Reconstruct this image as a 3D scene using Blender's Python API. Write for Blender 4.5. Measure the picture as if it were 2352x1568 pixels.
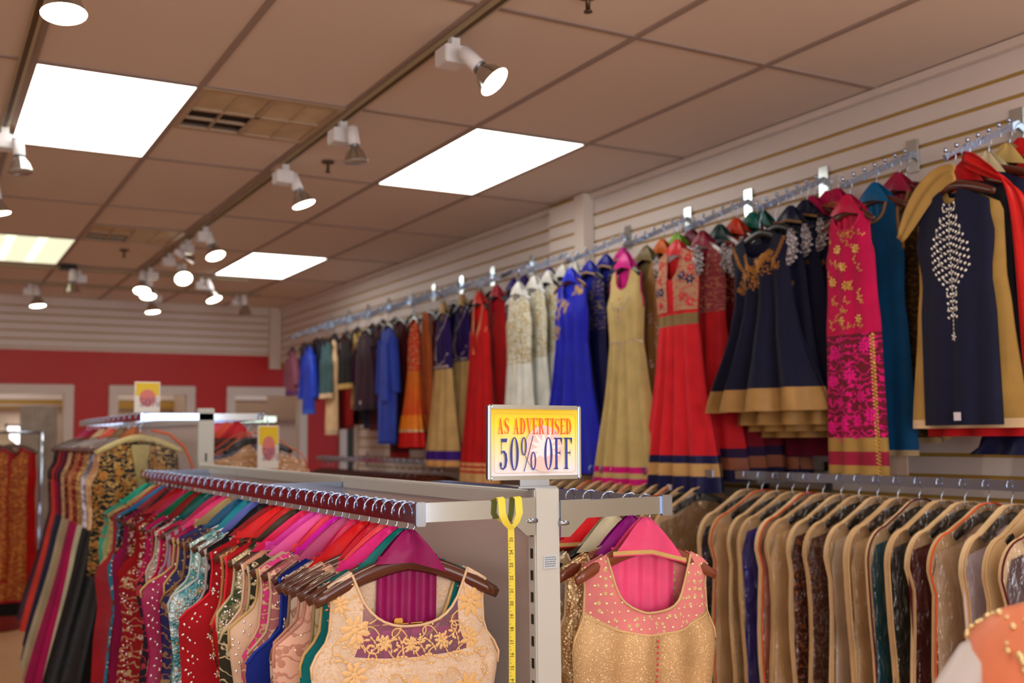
import bpy, bmesh, math, random
from mathutils import Vector, Matrix
for o in list(bpy.data.objects): bpy.data.objects.remove(o)
S = bpy.context.scene
C = S.collection
PI = math.pi
rnd = random.Random(7)

# ------------------------------------------------------------------ camera
HC = 1.60                      # eye height
yaw, pitch, roll = 0.51138, 0.08802, -0.01035
f = Vector((math.sin(yaw)*math.cos(pitch), math.cos(yaw)*math.cos(pitch), math.sin(pitch)))
r = Vector((math.cos(yaw), -math.sin(yaw), 0)); u = r.cross(f)
r2 = r*math.cos(roll)+u*math.sin(roll); u2 = -r*math.sin(roll)+u*math.cos(roll)
cd = bpy.data.cameras.new('camera'); cam = bpy.data.objects.new('camera', cd); C.objects.link(cam)
M = Matrix((r2, u2, -f)).transposed().to_4x4(); M.translation = (0, 0, HC); cam.matrix_world = M
cd.sensor_width = 23.13; cd.lens = 24.0; cd.clip_start = 0.05; cd.clip_end = 100
cd.dof.use_dof = True; cd.dof.focus_distance = 2.25; cd.dof.aperture_fstop = 2.1
S.camera = cam
S.view_settings.view_transform = 'Standard'; S.view_settings.look = 'None'
S.view_settings.gamma = 1.0; S.view_settings.use_curve_mapping = False
S.view_settings.exposure = 0.0
# ------------------------------------------------------------------ world + lights
w = bpy.data.worlds.new('world'); S.world = w; w.use_nodes = True
w.node_tree.nodes['Background'].inputs[0].default_value = (0.75, 0.8, 1.0, 1)
w.node_tree.nodes['Background'].inputs[1].default_value = 0.6
PANEL_E = 6.0      # emission of the fluorescent diffusers
SPOT_W = 16.0      # every lit track lamp
DAY_W = 255.0       # daylight through the shop front behind the camera
dl = bpy.data.lights.new('shopfront_daylight', 'AREA'); dl.shape = 'RECTANGLE'; dl.size = 8.4; dl.size_y = 2.2
dl.energy = DAY_W; dl.color = (0.88, 0.94, 1.0)
dlo = bpy.data.objects.new('shopfront_daylight', dl); C.objects.link(dlo)
dlo.location = (1.2, -3.85, 1.5); dlo.rotation_euler = (PI/2, 0, 0)

HCL = 2.986   # ceiling
XW = 3.384    # right wall
YB = 11.13    # back wall
X0, Y0 = 0.334, 2.947          # ceiling grid origin
# ------------------------------------------------------------------ helpers
def lin(c):
    return tuple(((v/255)/12.92 if v/255 <= .04045 else ((v/255+.055)/1.055)**2.4) for v in c)+(1,)
MATS = {}
def mat(name, col, rough=.6, metal=0.0, bump=None, emit=0, var=0, coat=0, spec=None, sheen=0):
    if name in MATS: return MATS[name]
    m = bpy.data.materials.new(name); m.use_nodes = True; nt = m.node_tree; b = nt.nodes['Principled BSDF']
    c = lin(col); b.inputs['Base Color'].default_value = c
    b.inputs['Roughness'].default_value = rough; b.inputs['Metallic'].default_value = metal
    if coat: b.inputs['Coat Weight'].default_value = coat
    if sheen: b.inputs['Sheen Weight'].default_value = sheen; b.inputs['Sheen Tint'].default_value = c
    if spec is not None: b.inputs['Specular IOR Level'].default_value = spec
    if emit:
        b.inputs['Emission Color'].default_value = c; b.inputs['Emission Strength'].default_value = emit
    if var or bump:
        tc = nt.nodes.new('ShaderNodeTexCoord'); n = nt.nodes.new('ShaderNodeTexNoise')
        sc = bump[0] if bump else 8
        n.inputs['Scale'].default_value = sc; n.inputs['Detail'].default_value = 3
        nt.links.new(tc.outputs['Object'], n.inputs['Vector'])
        if var:
            mx = nt.nodes.new('ShaderNodeMix'); mx.data_type = 'RGBA'
            mx.inputs[6].default_value = tuple(v*(1-var) for v in c[:3])+(1,)
            mx.inputs[7].default_value = tuple(min(1, v*(1+var*.6)) for v in c[:3])+(1,)
            nt.links.new(n.outputs[0], mx.inputs[0]); nt.links.new(mx.outputs[2], b.inputs['Base Color'])
        if bump:
            bp = nt.nodes.new('ShaderNodeBump'); bp.inputs['Strength'].default_value = bump[1]
            bp.inputs['Distance'].default_value = .002
            nt.links.new(n.outputs[0], bp.inputs['Height']); nt.links.new(bp.outputs[0], b.inputs['Normal'])
    MATS[name] = m
    return m
def fab(col, kind='plain', c2=(205, 170, 110), scale=1.0, rough=.75, amt=.5):
    """woven, printed, sequined or brocade cloth; the pattern sits in the garment's own coordinates"""
    key = 'cloth_%s_%02x%02x%02x_%02x%02x%02x_%d_%d' % ((kind,)+tuple(col)+tuple(c2)+(int(scale*100), int(amt*100)))
    if key in MATS: return MATS[key]
    m = bpy.data.materials.new(key); m.use_nodes = True; nt = m.node_tree; b = nt.nodes['Principled BSDF']
    L = nt.links.new; N = nt.nodes.new
    A = lin(col); B = lin(c2)
    tc = N('ShaderNodeTexCoord'); V = tc.outputs['Object']
    b.inputs['Roughness'].default_value = rough; b.inputs['Sheen Weight'].default_value = .03
    b.inputs['Specular IOR Level'].default_value = .22
    def mix(fac, a, bb):
        mx = N('ShaderNodeMix'); mx.data_type = 'RGBA'
        for s, v in ((0, fac), (6, a), (7, bb)):
            if hasattr(v, 'is_linked'): L(v, mx.inputs[s])
            else: mx.inputs[s].default_value = v
        return mx.outputs[2]
    def ramp(src, lo, hi):
        mr = N('ShaderNodeMapRange'); mr.inputs[1].default_value = lo; mr.inputs[2].default_value = hi
        L(src, mr.inputs[0]); return mr.outputs[0]
    ns = N('ShaderNodeTexNoise'); ns.inputs['Scale'].default_value = 9; ns.inputs['Detail'].default_value = 4; L(V, ns.inputs['Vector'])
    base = mix(ramp(ns.outputs[0], .3, .7), tuple(v*.82 for v in A[:3])+(1,), tuple(min(1, v*1.1) for v in A[:3])+(1,))
    hsrc = None; dist = .001
    if kind == 'plain':
        wv = N('ShaderNodeTexNoise'); wv.inputs['Scale'].default_value = 220; L(V, wv.inputs['Vector']); hsrc = wv.outputs[0]; out = base
    elif kind == 'shimmer':
        wv = N('ShaderNodeTexNoise'); wv.inputs['Scale'].default_value = 420; L(V, wv.inputs['Vector']); hsrc = wv.outputs[0]; dist = .003
        n2 = N('ShaderNodeTexNoise'); n2.inputs['Scale'].default_value = 300; L(V, n2.inputs['Vector'])
        out = mix(ramp(n2.outputs[0], .58, .66), base, B); b.inputs['Metallic'].default_value = .35; b.inputs['Roughness'].default_value = .36
    elif kind == 'silk':
        wv = N('ShaderNodeTexNoise'); wv.inputs['Scale'].default_value = 14; wv.inputs['Detail'].default_value = 2; L(V, wv.inputs['Vector']); hsrc = wv.outputs[0]; dist = .008; out = base
        b.inputs['Roughness'].default_value = .38
    elif kind == 'sequin':
        vo = N('ShaderNodeTexVoronoi'); vo.inputs['Scale'].default_value = 150*scale; L(V, vo.inputs['Vector'])
        n2 = N('ShaderNodeTexNoise'); n2.inputs['Scale'].default_value = 26*scale; L(V, n2.inputs['Vector'])
        out = mix(ramp(n2.outputs[0], .5-amt*.2, .6), base, B)
        b.inputs['Metallic'].default_value = .55; b.inputs['Roughness'].default_value = .3; hsrc = vo.outputs[0]; dist = .004
    elif kind in ('brocade', 'lace', 'floral'):
        vo = N('ShaderNodeTexVoronoi'); vo.inputs['Scale'].default_value = 34*scale; L(V, vo.inputs['Vector'])
        wb = N('ShaderNodeTexWave'); wb.wave_type = 'RINGS'; wb.inputs['Scale'].default_value = 11*scale; wb.inputs['Distortion'].default_value = 9; wb.inputs['Detail'].default_value = 2; wb.inputs['Detail Scale'].default_value = 2.5*scale; L(V, wb.inputs['Vector'])
        ml = N('ShaderNodeMath'); ml.operation = 'MAXIMUM'
        L(ramp(vo.outputs[0], .16+.25*amt, .10+.25*amt), ml.inputs[0]); L(ramp(wb.outputs[1], 1.05-.35*amt, 1.15-.35*amt), ml.inputs[1])
        out = mix(ml.outputs[0], base, B); hsrc = ml.outputs[0]; dist = .003
        if kind == 'brocade':
            b.inputs['Roughness'].default_value = .45
            L(ramp(ml.outputs[0], 0, 2.2), b.inputs['Metallic'])
    elif kind == 'dots':
        vo = N('ShaderNodeTexVoronoi'); vo.inputs['Scale'].default_value = 22*scale; vo.inputs['Randomness'].default_value = .25; L(V, vo.inputs['Vector'])
        mk = ramp(vo.outputs[0], .30, .24); out = mix(mk, base, B); hsrc = mk; dist = .003
    elif kind == 'stripes':
        wb = N('ShaderNodeTexWave'); wb.bands_direction = 'X'; wb.inputs['Scale'].default_value = 14*scale; L(V, wb.inputs['Vector'])
        out = mix(ramp(wb.outputs[1], .45, .6), base, B)
    elif kind == 'ombre':
        sx = N('ShaderNodeSeparateXYZ'); L(V, sx.inputs[0]); wb = N('ShaderNodeTexNoise'); wb.inputs['Scale'].default_value = 12; L(V, wb.inputs['Vector'])
        ad = N('ShaderNodeMath'); ad.operation = 'MULTIPLY_ADD'; L(wb.outputs[0], ad.inputs[0]); ad.inputs[1].default_value = .15; L(sx.outputs[2], ad.inputs[2])
        out = mix(ramp(ad.outputs[0], -.25, -.62), base, B)
    if hasattr(out, 'is_linked'): L(out, b.inputs['Base Color'])
    if hsrc is not None:
        bp = N('ShaderNodeBump'); bp.inputs['Strength'].default_value = .45; bp.inputs['Distance'].default_value = dist
        L(hsrc, bp.inputs['Height']); L(bp.outputs[0], b.inputs['Normal'])
    MATS[key] = m
    return m

WHITE = mat('white_enamel', (225, 222, 220), .4)
CHROME = mat('chrome', (182, 198, 226), .10, 1.0)
STEEL = mat('brushed_steel', (160, 168, 182), .28, 1.0)
GOLDM = mat('gold_metal', (225, 180, 95), .28, 1.0)
SILVER = mat('silver_bead', (235, 232, 228), .25, .7)
PEARL = mat('pearl_bead', (250, 235, 205), .25, .35)
ROSEG = mat('rose_gold_bead', (205, 140, 95), .3, .9)
WOOD = mat('dark_hanger_wood', (82, 34, 20), .22, 0, None, 0, .3, .6)
WOOD2 = mat('red_brown_hanger_wood', (128, 60, 36), .25, 0, None, 0, .25, .5)
BLACKP = mat('black_plastic', (20, 20, 22), .25)
CLEARP = mat('white_plastic', (205, 205, 208), .2)
GONDOLA = mat('gondola_powder_coat', (196, 196, 190), .45, 0, None, 0, .03)

def obj(name, me, parent=None, m=None):
    if isinstance(me, bmesh.types.BMesh):
        d = bpy.data.meshes.new(name); me.to_mesh(d); me.free(); me = d
    if m is not None and len(me.materials) == 0: me.materials.append(m)
    o = bpy.data.objects.new(name, me); C.objects.link(o)
    if parent: o.parent = parent
    return o
def smooth(me):
    me.polygons.foreach_set('use_smooth', [True]*len(me.polygons)); return me
def tag(o, label=None, cat=None, group=None, kind=None):
    if label: o['label'] = ' '.join(label.split()[:16])
    if cat: o['category'] = cat
    if group: o['group'] = group
    if kind: o['kind'] = kind
    return o
def empty(name, loc, rz=0, rx=0, ry=0):
    o = bpy.data.objects.new(name, None); C.objects.link(o); o.location = loc; o.rotation_euler = (rx, ry, rz); o.empty_display_size = .02
    return o
def boxbm(bm, x0, x1, y0, y1, z0, z1):
    v = [bm.verts.new(p) for p in ((x0,y0,z0),(x1,y0,z0),(x1,y1,z0),(x0,y1,z0),(x0,y0,z1),(x1,y0,z1),(x1,y1,z1),(x0,y1,z1))]
    for q in ((0,3,2,1),(4,5,6,7),(0,1,5,4),(1,2,6,5),(2,3,7,6),(3,0,4,7)): bm.faces.new([v[i] for i in q])
def box(name, x0, x1, y0, y1, z0, z1, m, parent=None, bev=0):
    bm = bmesh.new(); boxbm(bm, min(x0,x1), max(x0,x1), min(y0,y1), max(y0,y1), min(z0,z1), max(z0,z1))
    if bev: bmesh.ops.bevel(bm, geom=bm.edges[:], offset=bev, segments=2, affect='EDGES')
    return obj(name, bm, parent, m)
def mesh(name, vs, fs, m, parent=None, sm=True):
    d = bpy.data.meshes.new(name); d.from_pydata([tuple(v) for v in vs], [], fs); d.update()
    if sm: smooth(d)
    return obj(name, d, parent, m)
def tube_geo(pts, rad, n=6, sx=1.0, sy=1.0):
    """sweep; rad number or list; section flattened by sx (side) sy (up)"""
    pts = [Vector(p) for p in pts]; vs = []; fs = []
    up = Vector((0, 0, 1))
    prev = None
    for i, p in enumerate(pts):
        t = (pts[min(i+1, len(pts)-1)]-pts[max(i-1, 0)])
        if t.length < 1e-9: t = Vector((1, 0, 0))
        t.normalize()
        if prev is None:
            a = t.cross(Vector((0, 1, 0)) if abs(t.y) < .9 else up)
        else: a = prev-t*prev.dot(t)
        a.normalize(); prev = a; b = t.cross(a)
        rr = rad[i] if isinstance(rad, (list, tuple)) else rad
        for k in range(n):
            an = 2*PI*k/n; vs.append(p+a*math.cos(an)*rr*sx+b*math.sin(an)*rr*sy)
    for i in range(len(pts)-1):
        for k in range(n):
            k2 = (k+1) % n; fs.append((i*n+k, i*n+k2, (i+1)*n+k2, (i+1)*n+k))
    fs.append(tuple(range(n))[::-1]); fs.append(tuple((len(pts)-1)*n+k for k in range(n)))
    return vs, fs
def tube(name, pts, rad, m, parent=None, n=6, sx=1.0, sy=1.0):
    vs, fs = tube_geo(pts, rad, n, sx, sy); return mesh(name, vs, fs, m, parent)
def lathe_geo(prof, n=20):
    vs = []; fs = []
    for (rr, z) in prof:
        for k in range(n): a = 2*PI*k/n; vs.append((rr*math.cos(a), rr*math.sin(a), z))
    for i in range(len(prof)-1):
        for k in range(n): k2 = (k+1) % n; fs.append((i*n+k, i*n+k2, (i+1)*n+k2, (i+1)*n+k))
    return vs, fs
def interp(tab, z):
    """tab sorted by falling z; smooth interpolation"""
    if z >= tab[0][0]: return tab[0][1]
    if z <= tab[-1][0]: return tab[-1][1]
    for (a, va), (b, vb) in zip(tab, tab[1:]):
        if b <= z <= a:
            t = (a-z)/(a-b); t = t*t*(3-2*t)*.5+t*.5; return va+(vb-va)*t
    return tab[-1][1]
def join_geo(parts):
    V = []; F = []
    for vs, fs in parts:
        o = len(V); V += list(vs); F += [tuple(i+o for i in q) for q in fs]
    return V, F

# ================================================================== SETTING
M_TILE = mat('ceiling_tile', (222, 204, 190), .9, 0, (180, .35), 0, .06)  # white tile; reddish bounce light is put into its base colour
M_TEE = mat('ceiling_tee', (158, 138, 128), .6)
M_SLAT = mat('slat_board', (224, 212, 206), .42, 0, None, 0, .04)
M_GROOVE = mat('groove_insert', (176, 138, 56), .5, .0)
M_RED = mat('red_wall_paint', (192, 16, 8), .45, 0, (30, .15), 0, .08)
M_TRIM = mat('door_trim_white', (222, 208, 198), .45)
M_FLOOR = mat('tan_floor', (205, 160, 118), .35, 0, (6, .05), 0, .12)
M_HOLE = mat('soot', (40, 32, 28), .9)  # flat dark colour painted as the shade inside vent and slot holes
fl = box('floor', -3.2, 5.6, -4, 13.6, -.1, 0, M_FLOOR); tag(fl, kind='structure', label='tan shop floor')
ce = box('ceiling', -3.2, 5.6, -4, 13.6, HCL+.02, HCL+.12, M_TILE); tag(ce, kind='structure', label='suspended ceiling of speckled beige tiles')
light_cells = {(0, 1): 1, (3, 1): 1, (3, 4): 1, (0, 4): .8, (0, -2): 1, (3, -2): 1, (0, -5): 1, (3, -5): 1, (-4, 1): 1, (-4, -2): 1, (-4, 4): 1}
vents = {(1, 1): 0, (1, 3): 1}
tile_me = {}
def tile_mesh(w_, l_):
    k = (round(w_, 3), round(l_, 3))
    if k not in tile_me:
        bm = bmesh.new(); boxbm(bm, 0, w_, 0, l_, 0, .014)
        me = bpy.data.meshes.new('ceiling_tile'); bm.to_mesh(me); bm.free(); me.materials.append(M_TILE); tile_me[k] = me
    return tile_me[k]
for i in range(-6, 5):
    for j in range(-5, 8):
        xa = X0+.61*i; ya = Y0+1.22*j; xb = min(xa+.61, XW); yb = min(ya+1.22, YB)
        if xb-xa < .05 or yb-ya < .05 or (i, j) in light_cells: continue
        if (i, j) in vents:
            yo = ya+.61 if vents[(i, j)] == 0 else ya
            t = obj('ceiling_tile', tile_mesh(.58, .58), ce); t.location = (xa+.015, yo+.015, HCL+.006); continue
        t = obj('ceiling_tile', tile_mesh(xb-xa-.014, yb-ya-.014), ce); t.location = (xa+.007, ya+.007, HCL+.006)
for i in range(-6, 6):
    x = X0+.61*i
    if x < XW: box('ceiling_tee', x-.012, x+.012, -4, YB, HCL-.001, HCL+.012, M_TEE, ce)
for j in range(-5, 8):
    y = Y0+1.22*j
    if y < YB: box('ceiling_tee', -3.2, XW, y-.012, y+.012, HCL-.0005, HCL+.011, M_TEE, ce)
for (i, j), v in vents.items():
    y = Y0+1.22*j+.61
    box('ceiling_tee', X0+.61*i, X0+.61*i+.61, y-.012, y+.012, HCL-.0005, HCL+.011, M_TEE, ce)
# fluorescent panels, with unseen ones added out of view for fill light
M_DIFF = mat('light_diffuser', (255, 254, 246), .4, 0, None, PANEL_E)
M_DIFF2 = mat('dim_light_diffuser', (236, 240, 205), .4, 0, None, PANEL_E*.17)
where = {(0, 1): 'recessed ceiling light panel left of the near air vent', (3, 1): 'recessed ceiling light panel in the middle of the picture', (3, 4): 'small looking bright ceiling light panel above the far right wall corner', (0, 4): 'dimmer yellowish ceiling light panel at the far left'}
for (i, j) in light_cells:
    xa = X0+.61*i; ya = Y0+1.22*j
    t = empty('ceiling_light', (xa+.305, ya+.61, HCL))
    tag(t, where.get((i, j), 'recessed ceiling light panel in tile row %d, column %d outside the picture' % (j+6, i+6)), 'light', 'fluorescent ceiling panels')
    fr = bmesh.new()
    for a in ((-.305,.305,-.61,-.592),(-.305,.305,.592,.61),(-.305,-.29,-.592,.592),(.29,.305,-.592,.592)): boxbm(fr, a[0], a[1], a[2], a[3], -.002, .02)
    obj('frame', fr, t, M_TEE)
    box('diffuser', -.29, .29, -.592, .592, .002, .014, M_DIFF2 if (i, j) == (0, 4) else M_DIFF, t)
    if (i, j) == (0, 4):
        M_TUBE = mat('fluorescent_tube', (250, 255, 225), .4, 0, None, 1.3)
        for dx in (-.11, .09): box('tube', dx-.03, dx+.03, -.56, .56, -.001, .002, M_TUBE, t)
# air return grilles
M_GR = mat('grille_metal', (186, 160, 132), .5, 0, (20, .1), 0, .25)
M_GR2 = mat('grille_blade', (206, 182, 146), .55, 0, (7, .1), 0, .45)
for n_, ((i, j), v) in enumerate(vents.items()):
    xa = X0+.61*i; ya = Y0+1.22*j+(.61 if v else 0)
    t = empty('air_vent', (xa+.305, ya+.305, HCL))
    tag(t, ['square ceiling air vent with one open black quarter, beside the near light panel', 'farther ceiling air vent, small, beside the dim light panel'][n_], 'vent', 'ceiling air vents')
    fr = bmesh.new()
    for a in ((-.3,.3,-.3,-.275),(-.3,.3,.275,.3),(-.3,-.275,-.275,.275),(.275,.3,-.275,.275),(-.012,.012,-.275,.275),(-.275,.275,-.010,.010)):
        boxbm(fr, a[0], a[1], a[2], a[3], -.004, .008)
    obj('frame', fr, t, M_GR)
    box('duct_opening', -.28, .28, -.28, .28, .0195, .0198, M_HOLE, t)
    for qx in (-1, 1):
        for qy in (-1, 1):
            cx, cy = qx*.1435, qy*.143
            if qx < 0 and qy > 0:
                g = bmesh.new(); boxbm(g, cx-.004, cx+.004, cy-.13, cy+.13, -.002, .012); boxbm(g, cx-.13, cx+.13, cy-.003, cy+.003, -.002, .012)
                obj('open_grid', g, t, M_GR)
            else:
                g = bmesh.new()
                for k in range(6):
                    y_ = cy-.125+.05*k
                    vv = [g.verts.new(p) for p in ((cx-.13,y_-.025,.010),(cx+.13,y_-.025,.010),(cx+.13,y_+.031,.003),(cx-.13,y_+.031,.003))]; g.faces.new(vv)
                boxbm(g, cx-.003, cx+.003, cy-.13, cy+.13, -.002, .004)
                obj('louvre', g, t, M_GR2)

# ---- slatwall
PITCH = .0797; GR = .0150
slat_cache = {}
def slat_mesh(length, h):
    k = (round(length, 3), round(h, 4))
    if k not in slat_cache:
        bm = bmesh.new(); boxbm(bm, 0, length, -.008, .004, 0, h)
        me = bpy.data.meshes.new('slat'); bm.to_mesh(me); bm.free(); me.materials.append(M_SLAT); slat_cache[k] = me
    return slat_cache[k]
def slatwall(parent, axis, p, a, b, ztop, zbot, joints=(), topstrip=.117):
    """boards on a wall plane; axis 'y': wall at x=p facing -x; axis 'x': wall at y=p facing -y"""
    z = ztop; h = topstrip
    js = [a]+[q for q in sorted(joints) if a+.1 < q < b-.1]+[b]
    while z-h > zbot-.01:
        for q0, q1 in zip(js, js[1:]):
            s = obj('slat', slat_mesh(q1-q0-.001, h-GR/2 if h != PITCH else PITCH-GR), parent)
            if axis == 'y': s.location = (p, q1, z-(h-GR/2 if h != PITCH else PITCH-GR)); s.rotation_euler = (0, 0, -PI/2)
            else: s.location = (q0, p, z-(h-GR/2 if h != PITCH else PITCH-GR))
        z -= h if h == PITCH else h+GR/2
        h = PITCH
wr = box('wall_right', XW+.012, XW+.12, -4, 8.82, 0, HCL, M_GROOVE); tag(wr, kind='structure', label='white slatwall with gold grooves along the right side')
slatwall(wr, 'y', XW+.012, -.5, 8.82, HCL-.004, .55, joints=(1.4, 3.84, 5.09, 5.44, 6.3, 8.0) )
wr2 = box('wall_right_far', XW+.012, XW+.12, 8.82, YB+.1, 2.33, HCL, M_GROOVE); tag(wr2, kind='structure', label='far end of the slatwall above the red passage')
slatwall(wr2, 'y', XW+.012, 8.82, YB-.06, HCL-.004, 2.35, joints=(10.4,))
tag(box('trim_1', XW-.015, XW+.02, 8.80, 8.86, 0, 2.33, M_TRIM), kind='structure', label='white corner strip where the slatwall ends')
# pilaster standing proud of the slatwall
pl = empty('trim_2', (0, 0, 0)); tag(pl, kind='structure', label='narrow slatted pilaster breaking the right slatwall')
box('core', XW-.055, XW, 5.14, 5.44, .6, HCL, M_GROOVE, pl)
slatwall(pl, 'y', XW-.055, 5.145, 5.44, HCL-.02, 1.0)
box('edge_strip', XW-.07, XW-.0, 5.05, 5.15, .6, HCL, M_TRIM, pl)
tag(box('trim_3', XW-.03, XW, -.5, 5.05, HCL-.03, HCL, M_TRIM), kind='structure', label='narrow white moulding under the ceiling on the right')
tag(box('trim_4', XW-.03, XW, 5.44, YB, HCL-.03, HCL, M_TRIM), kind='structure', label='narrow white moulding under the ceiling past the pilaster')
tag(box('trim_5', XW-.12, XW+.0, YB-.06, YB, 2.33, HCL, M_TRIM), kind='structure', label='white corner post where the two slatwalls meet')
# ---- back wall: slats on top, red band, door openings
DO = [(.2, 1.34), (1.662, 2.501), (2.822, 3.692)]
ZT = 2.135; ZR = 2.48
wb = empty('wall_back', (0, 0, 0)); tag(wb, kind='structure', label='back wall painted red below a white slatwall')
box('slat_backing', -3.2, XW+.1, YB+.012, YB+.1, ZR, HCL, M_GROOVE, wb)
slatwall(wb, 'x', YB+.012, -3.2, XW-.09, HCL-.004, ZR+.007, joints=(-1.2, .99, 2.2), topstrip=.09)
box('ledge_strip', -3.2, XW, YB-.004, YB+.012, ZR-.012, ZR+.012, M_TRIM, wb)
box('painted_panel', -3.2, 5.6, YB, YB+.1, ZT-.05, ZR, M_RED, wb)
xs = [-3.2]+[v for d in DO for v in d]+[5.6]
for k in range(0, len(xs), 2):
    a, b = xs[k], xs[k+1]
    if k == 6:
        box('painted_panel', a-.04, 4.05, YB, YB+.1, 0, ZT-.05, M_RED, wb); box('painted_panel', 4.9, b, YB, YB+.1, 0, ZT-.05, M_RED, wb)
    else: box('painted_panel', a-.04, b+.04, YB, YB+.1, 0, ZT-.05, M_RED, wb)
for n, (a, b) in enumerate(DO):
    d = empty('door_%d' % (n+1), ((a+b)/2, YB, 0)); tag(d, kind='structure', label=['wide white trimmed opening at the left of the red wall', 'middle white trimmed opening in the red wall', 'white trimmed opening nearest the corner of the red wall'][n])
    hw = (b-a)/2
    box('jamb', -hw, -hw+.09, -.03, .1, 0, ZT-.09, M_TRIM, d, .006); box('jamb', hw-.09, hw, -.03, .1, 0, ZT-.09, M_TRIM, d, .006)
    box('head', -hw, hw, -.03, .1, ZT-.09, ZT, M_TRIM, d, .006)
d = empty('door_4', (4.5, YB, 0)); tag(d, kind='structure', label='dark green door with a white jamb in the passage corner')
box('jamb', -.44, -.36, -.03, .1, 0, 2.1, M_TRIM, d); box('jamb', .36, .44, -.03, .1, 0, 2.1, M_TRIM, d); box('leaf', -.36, .36, .01, .06, 0, 2.1, mat('dark_green_door', (52, 56, 40), .6), d)
# rooms behind the openings
M_IN = mat('fitting_room_paint', (206, 186, 168), .7); M_INT = mat('fitting_room_tan', (172, 142, 118), .7)
fr_ = empty('wall_rear', (0, 0, 0)); tag(fr_, kind='structure', label='slatted and painted wall of the rooms behind the openings')
box('plaster', -3.2, 5.6, 12.9, 13.0, 0, HCL, M_IN, fr_)
box('slat_backing', -.2, 2.75, 12.86, 12.9, 1.95, HCL, M_GROOVE, fr_)
slatwall(fr_, 'x', 12.86, -.2, 2.75, 2.6, 1.99, joints=(1.3,), topstrip=.16)
box('tan_panel', 2.75, 5.0, 12.84, 12.9, 1.82, HCL, M_INT, fr_)
slatwall(fr_, 'x', 12.83, 3.0, 3.75, 2.25, 1.99, topstrip=.12)
for n, x in enumerate((1.5, 2.65)): tag(box('wall_partition', x, x+.08, YB+.1, 12.9, 0, HCL, M_IN), kind='structure', label=['partition between the left and middle rooms', 'partition between the middle and corner rooms'][n])
tag(box('wall_left', -3.3, -3.2, -4, 13.6, 0, HCL, M_SLAT), kind='structure', label='white wall on the left side of the shop')
tag(box('wall_front', -3.2, 5.6, -4.1, -4.0, 0, HCL, M_TRIM), kind='structure', label='front wall behind the viewer')
for n, (x, w_) in enumerate(((.6, 1.5), (2.15, .9), (3.6, .9))):  # lamps added to brighten the rooms behind the openings
    t = empty('ceiling_light', (x, 12.1, HCL-.01)); tag(t, ['ceiling light of the room behind the left opening', 'ceiling light of the room behind the middle opening', 'ceiling light of the room behind the corner opening'][n], 'light')
    box('diffuser', -w_/3, w_/3, -.3, .3, -.03, 0, M_DIFF, t)
# bright window inside the left opening, pale curtain
wn = empty('window_1', (1.0, 12.84, 1.45)); tag(wn, kind='structure', label='bright daylit window glimpsed through the left opening')
M_WIN = mat('daylit_glass', (255, 255, 255), .3, 0, None, 2.2)
box('pane', -.12, .12, -.02, .0, -.05, .3, M_WIN, wn)
for a in ((-.15,-.12,-.08,.33),(.12,.15,-.08,.33)): box('window_frame', a[0], a[1], -.04, .0, a[2], a[3], M_TRIM, wn)
box('window_frame', -.15, .15, -.04, 0, .3, .34, M_TRIM, wn); box('window_frame', -.15, .15, -.04, 0, -.09, -.05, M_TRIM, wn)

# ================================================================== GARMENTS
def S_of(sp):
    W, D = sp['W'], sp['D']; n, a0, a1, ph = sp['fold']; hem = sp['hem']; sk = sp.get('skew', 0)
    def fn(u_, z, side):
        w_ = interp(W, z); d_ = interp(D, z)
        t = min(1, max(0, (z/hem-.12)/.88)); am = a0+(a1-a0)*t
        x = u_*w_+sk*(-z)+.25*am*math.sin(n*PI*u_*1.3+ph+2*t)
        y = side*d_*math.sqrt(max(0, 1-u_*u_)) + am*math.sin(n*PI*u_+ph+1.4*t+(0 if side < 0 else .8))*(1-.4*abs(u_))
        return Vector((x, y, z))
    return fn
def ztop(sp, x, side):
    nk = sp['nk']; x = abs(x)
    if x < nk:
        q = x/nk; dep = sp['nd'] if side < 0 else sp['nb']
        return -dep*(1-q**sp.get('npow', 2.4))**(1/2.0) if sp.get('v', 0) == 0 else -dep*(1-q)
    return -(x-nk)*sp.get('slope', .5)
def sheet(sp, z0, z1, side, nu=22, off=0.0, hemw=0.0, umin=-1, umax=1):
    fn = S_of(sp); sh = sp['W'][0][1]; V = []; F = []
    us = [umin+(umax-umin)*i/nu for i in range(nu+1)]
    un = sp['nk']/sh
    for s in (-un, un):
        k = min(range(len(us)), key=lambda i: abs(us[i]-s))
        if 0 < k < nu: us[k] = s
    nz = max(2, int(abs(z0-z1)/.035)+1); nz = min(nz, 26 if nu > 15 else 14)
    for u_ in us:
        bd_ = sp.get('bend', 0)*u_*u_
        zA = z0+bd_ if -.3 < z0 < 0 else z0; zB = z1+bd_ if -.3 < z1 < 0 else z1
        zt = min(zA, ztop(sp, u_*sh, side))
        zt = max(zt, zB)
        for k in range(nz+1):
            z = zt+(zB-zt)*k/nz
            p = fn(u_, z, side)
            if off: p.y += side*off; p.x *= 1+off*.8
            if hemw and k == nz: p.z += hemw*math.sin(u_*7+z0*9)
            V.append(p)
    st = nz+1
    for i in range(len(us)-1):
        for k in range(nz):
            a, b, c_, d_ = i*st+k, i*st+k+1, (i+1)*st+k+1, (i+1)*st+k
            if (V[a]-V[b]).length+(V[d_]-V[c_]).length < 1e-5: continue
            F.append((a, b, c_, d_) if side < 0 else (a, d_, c_, b))
    return V, F
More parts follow.
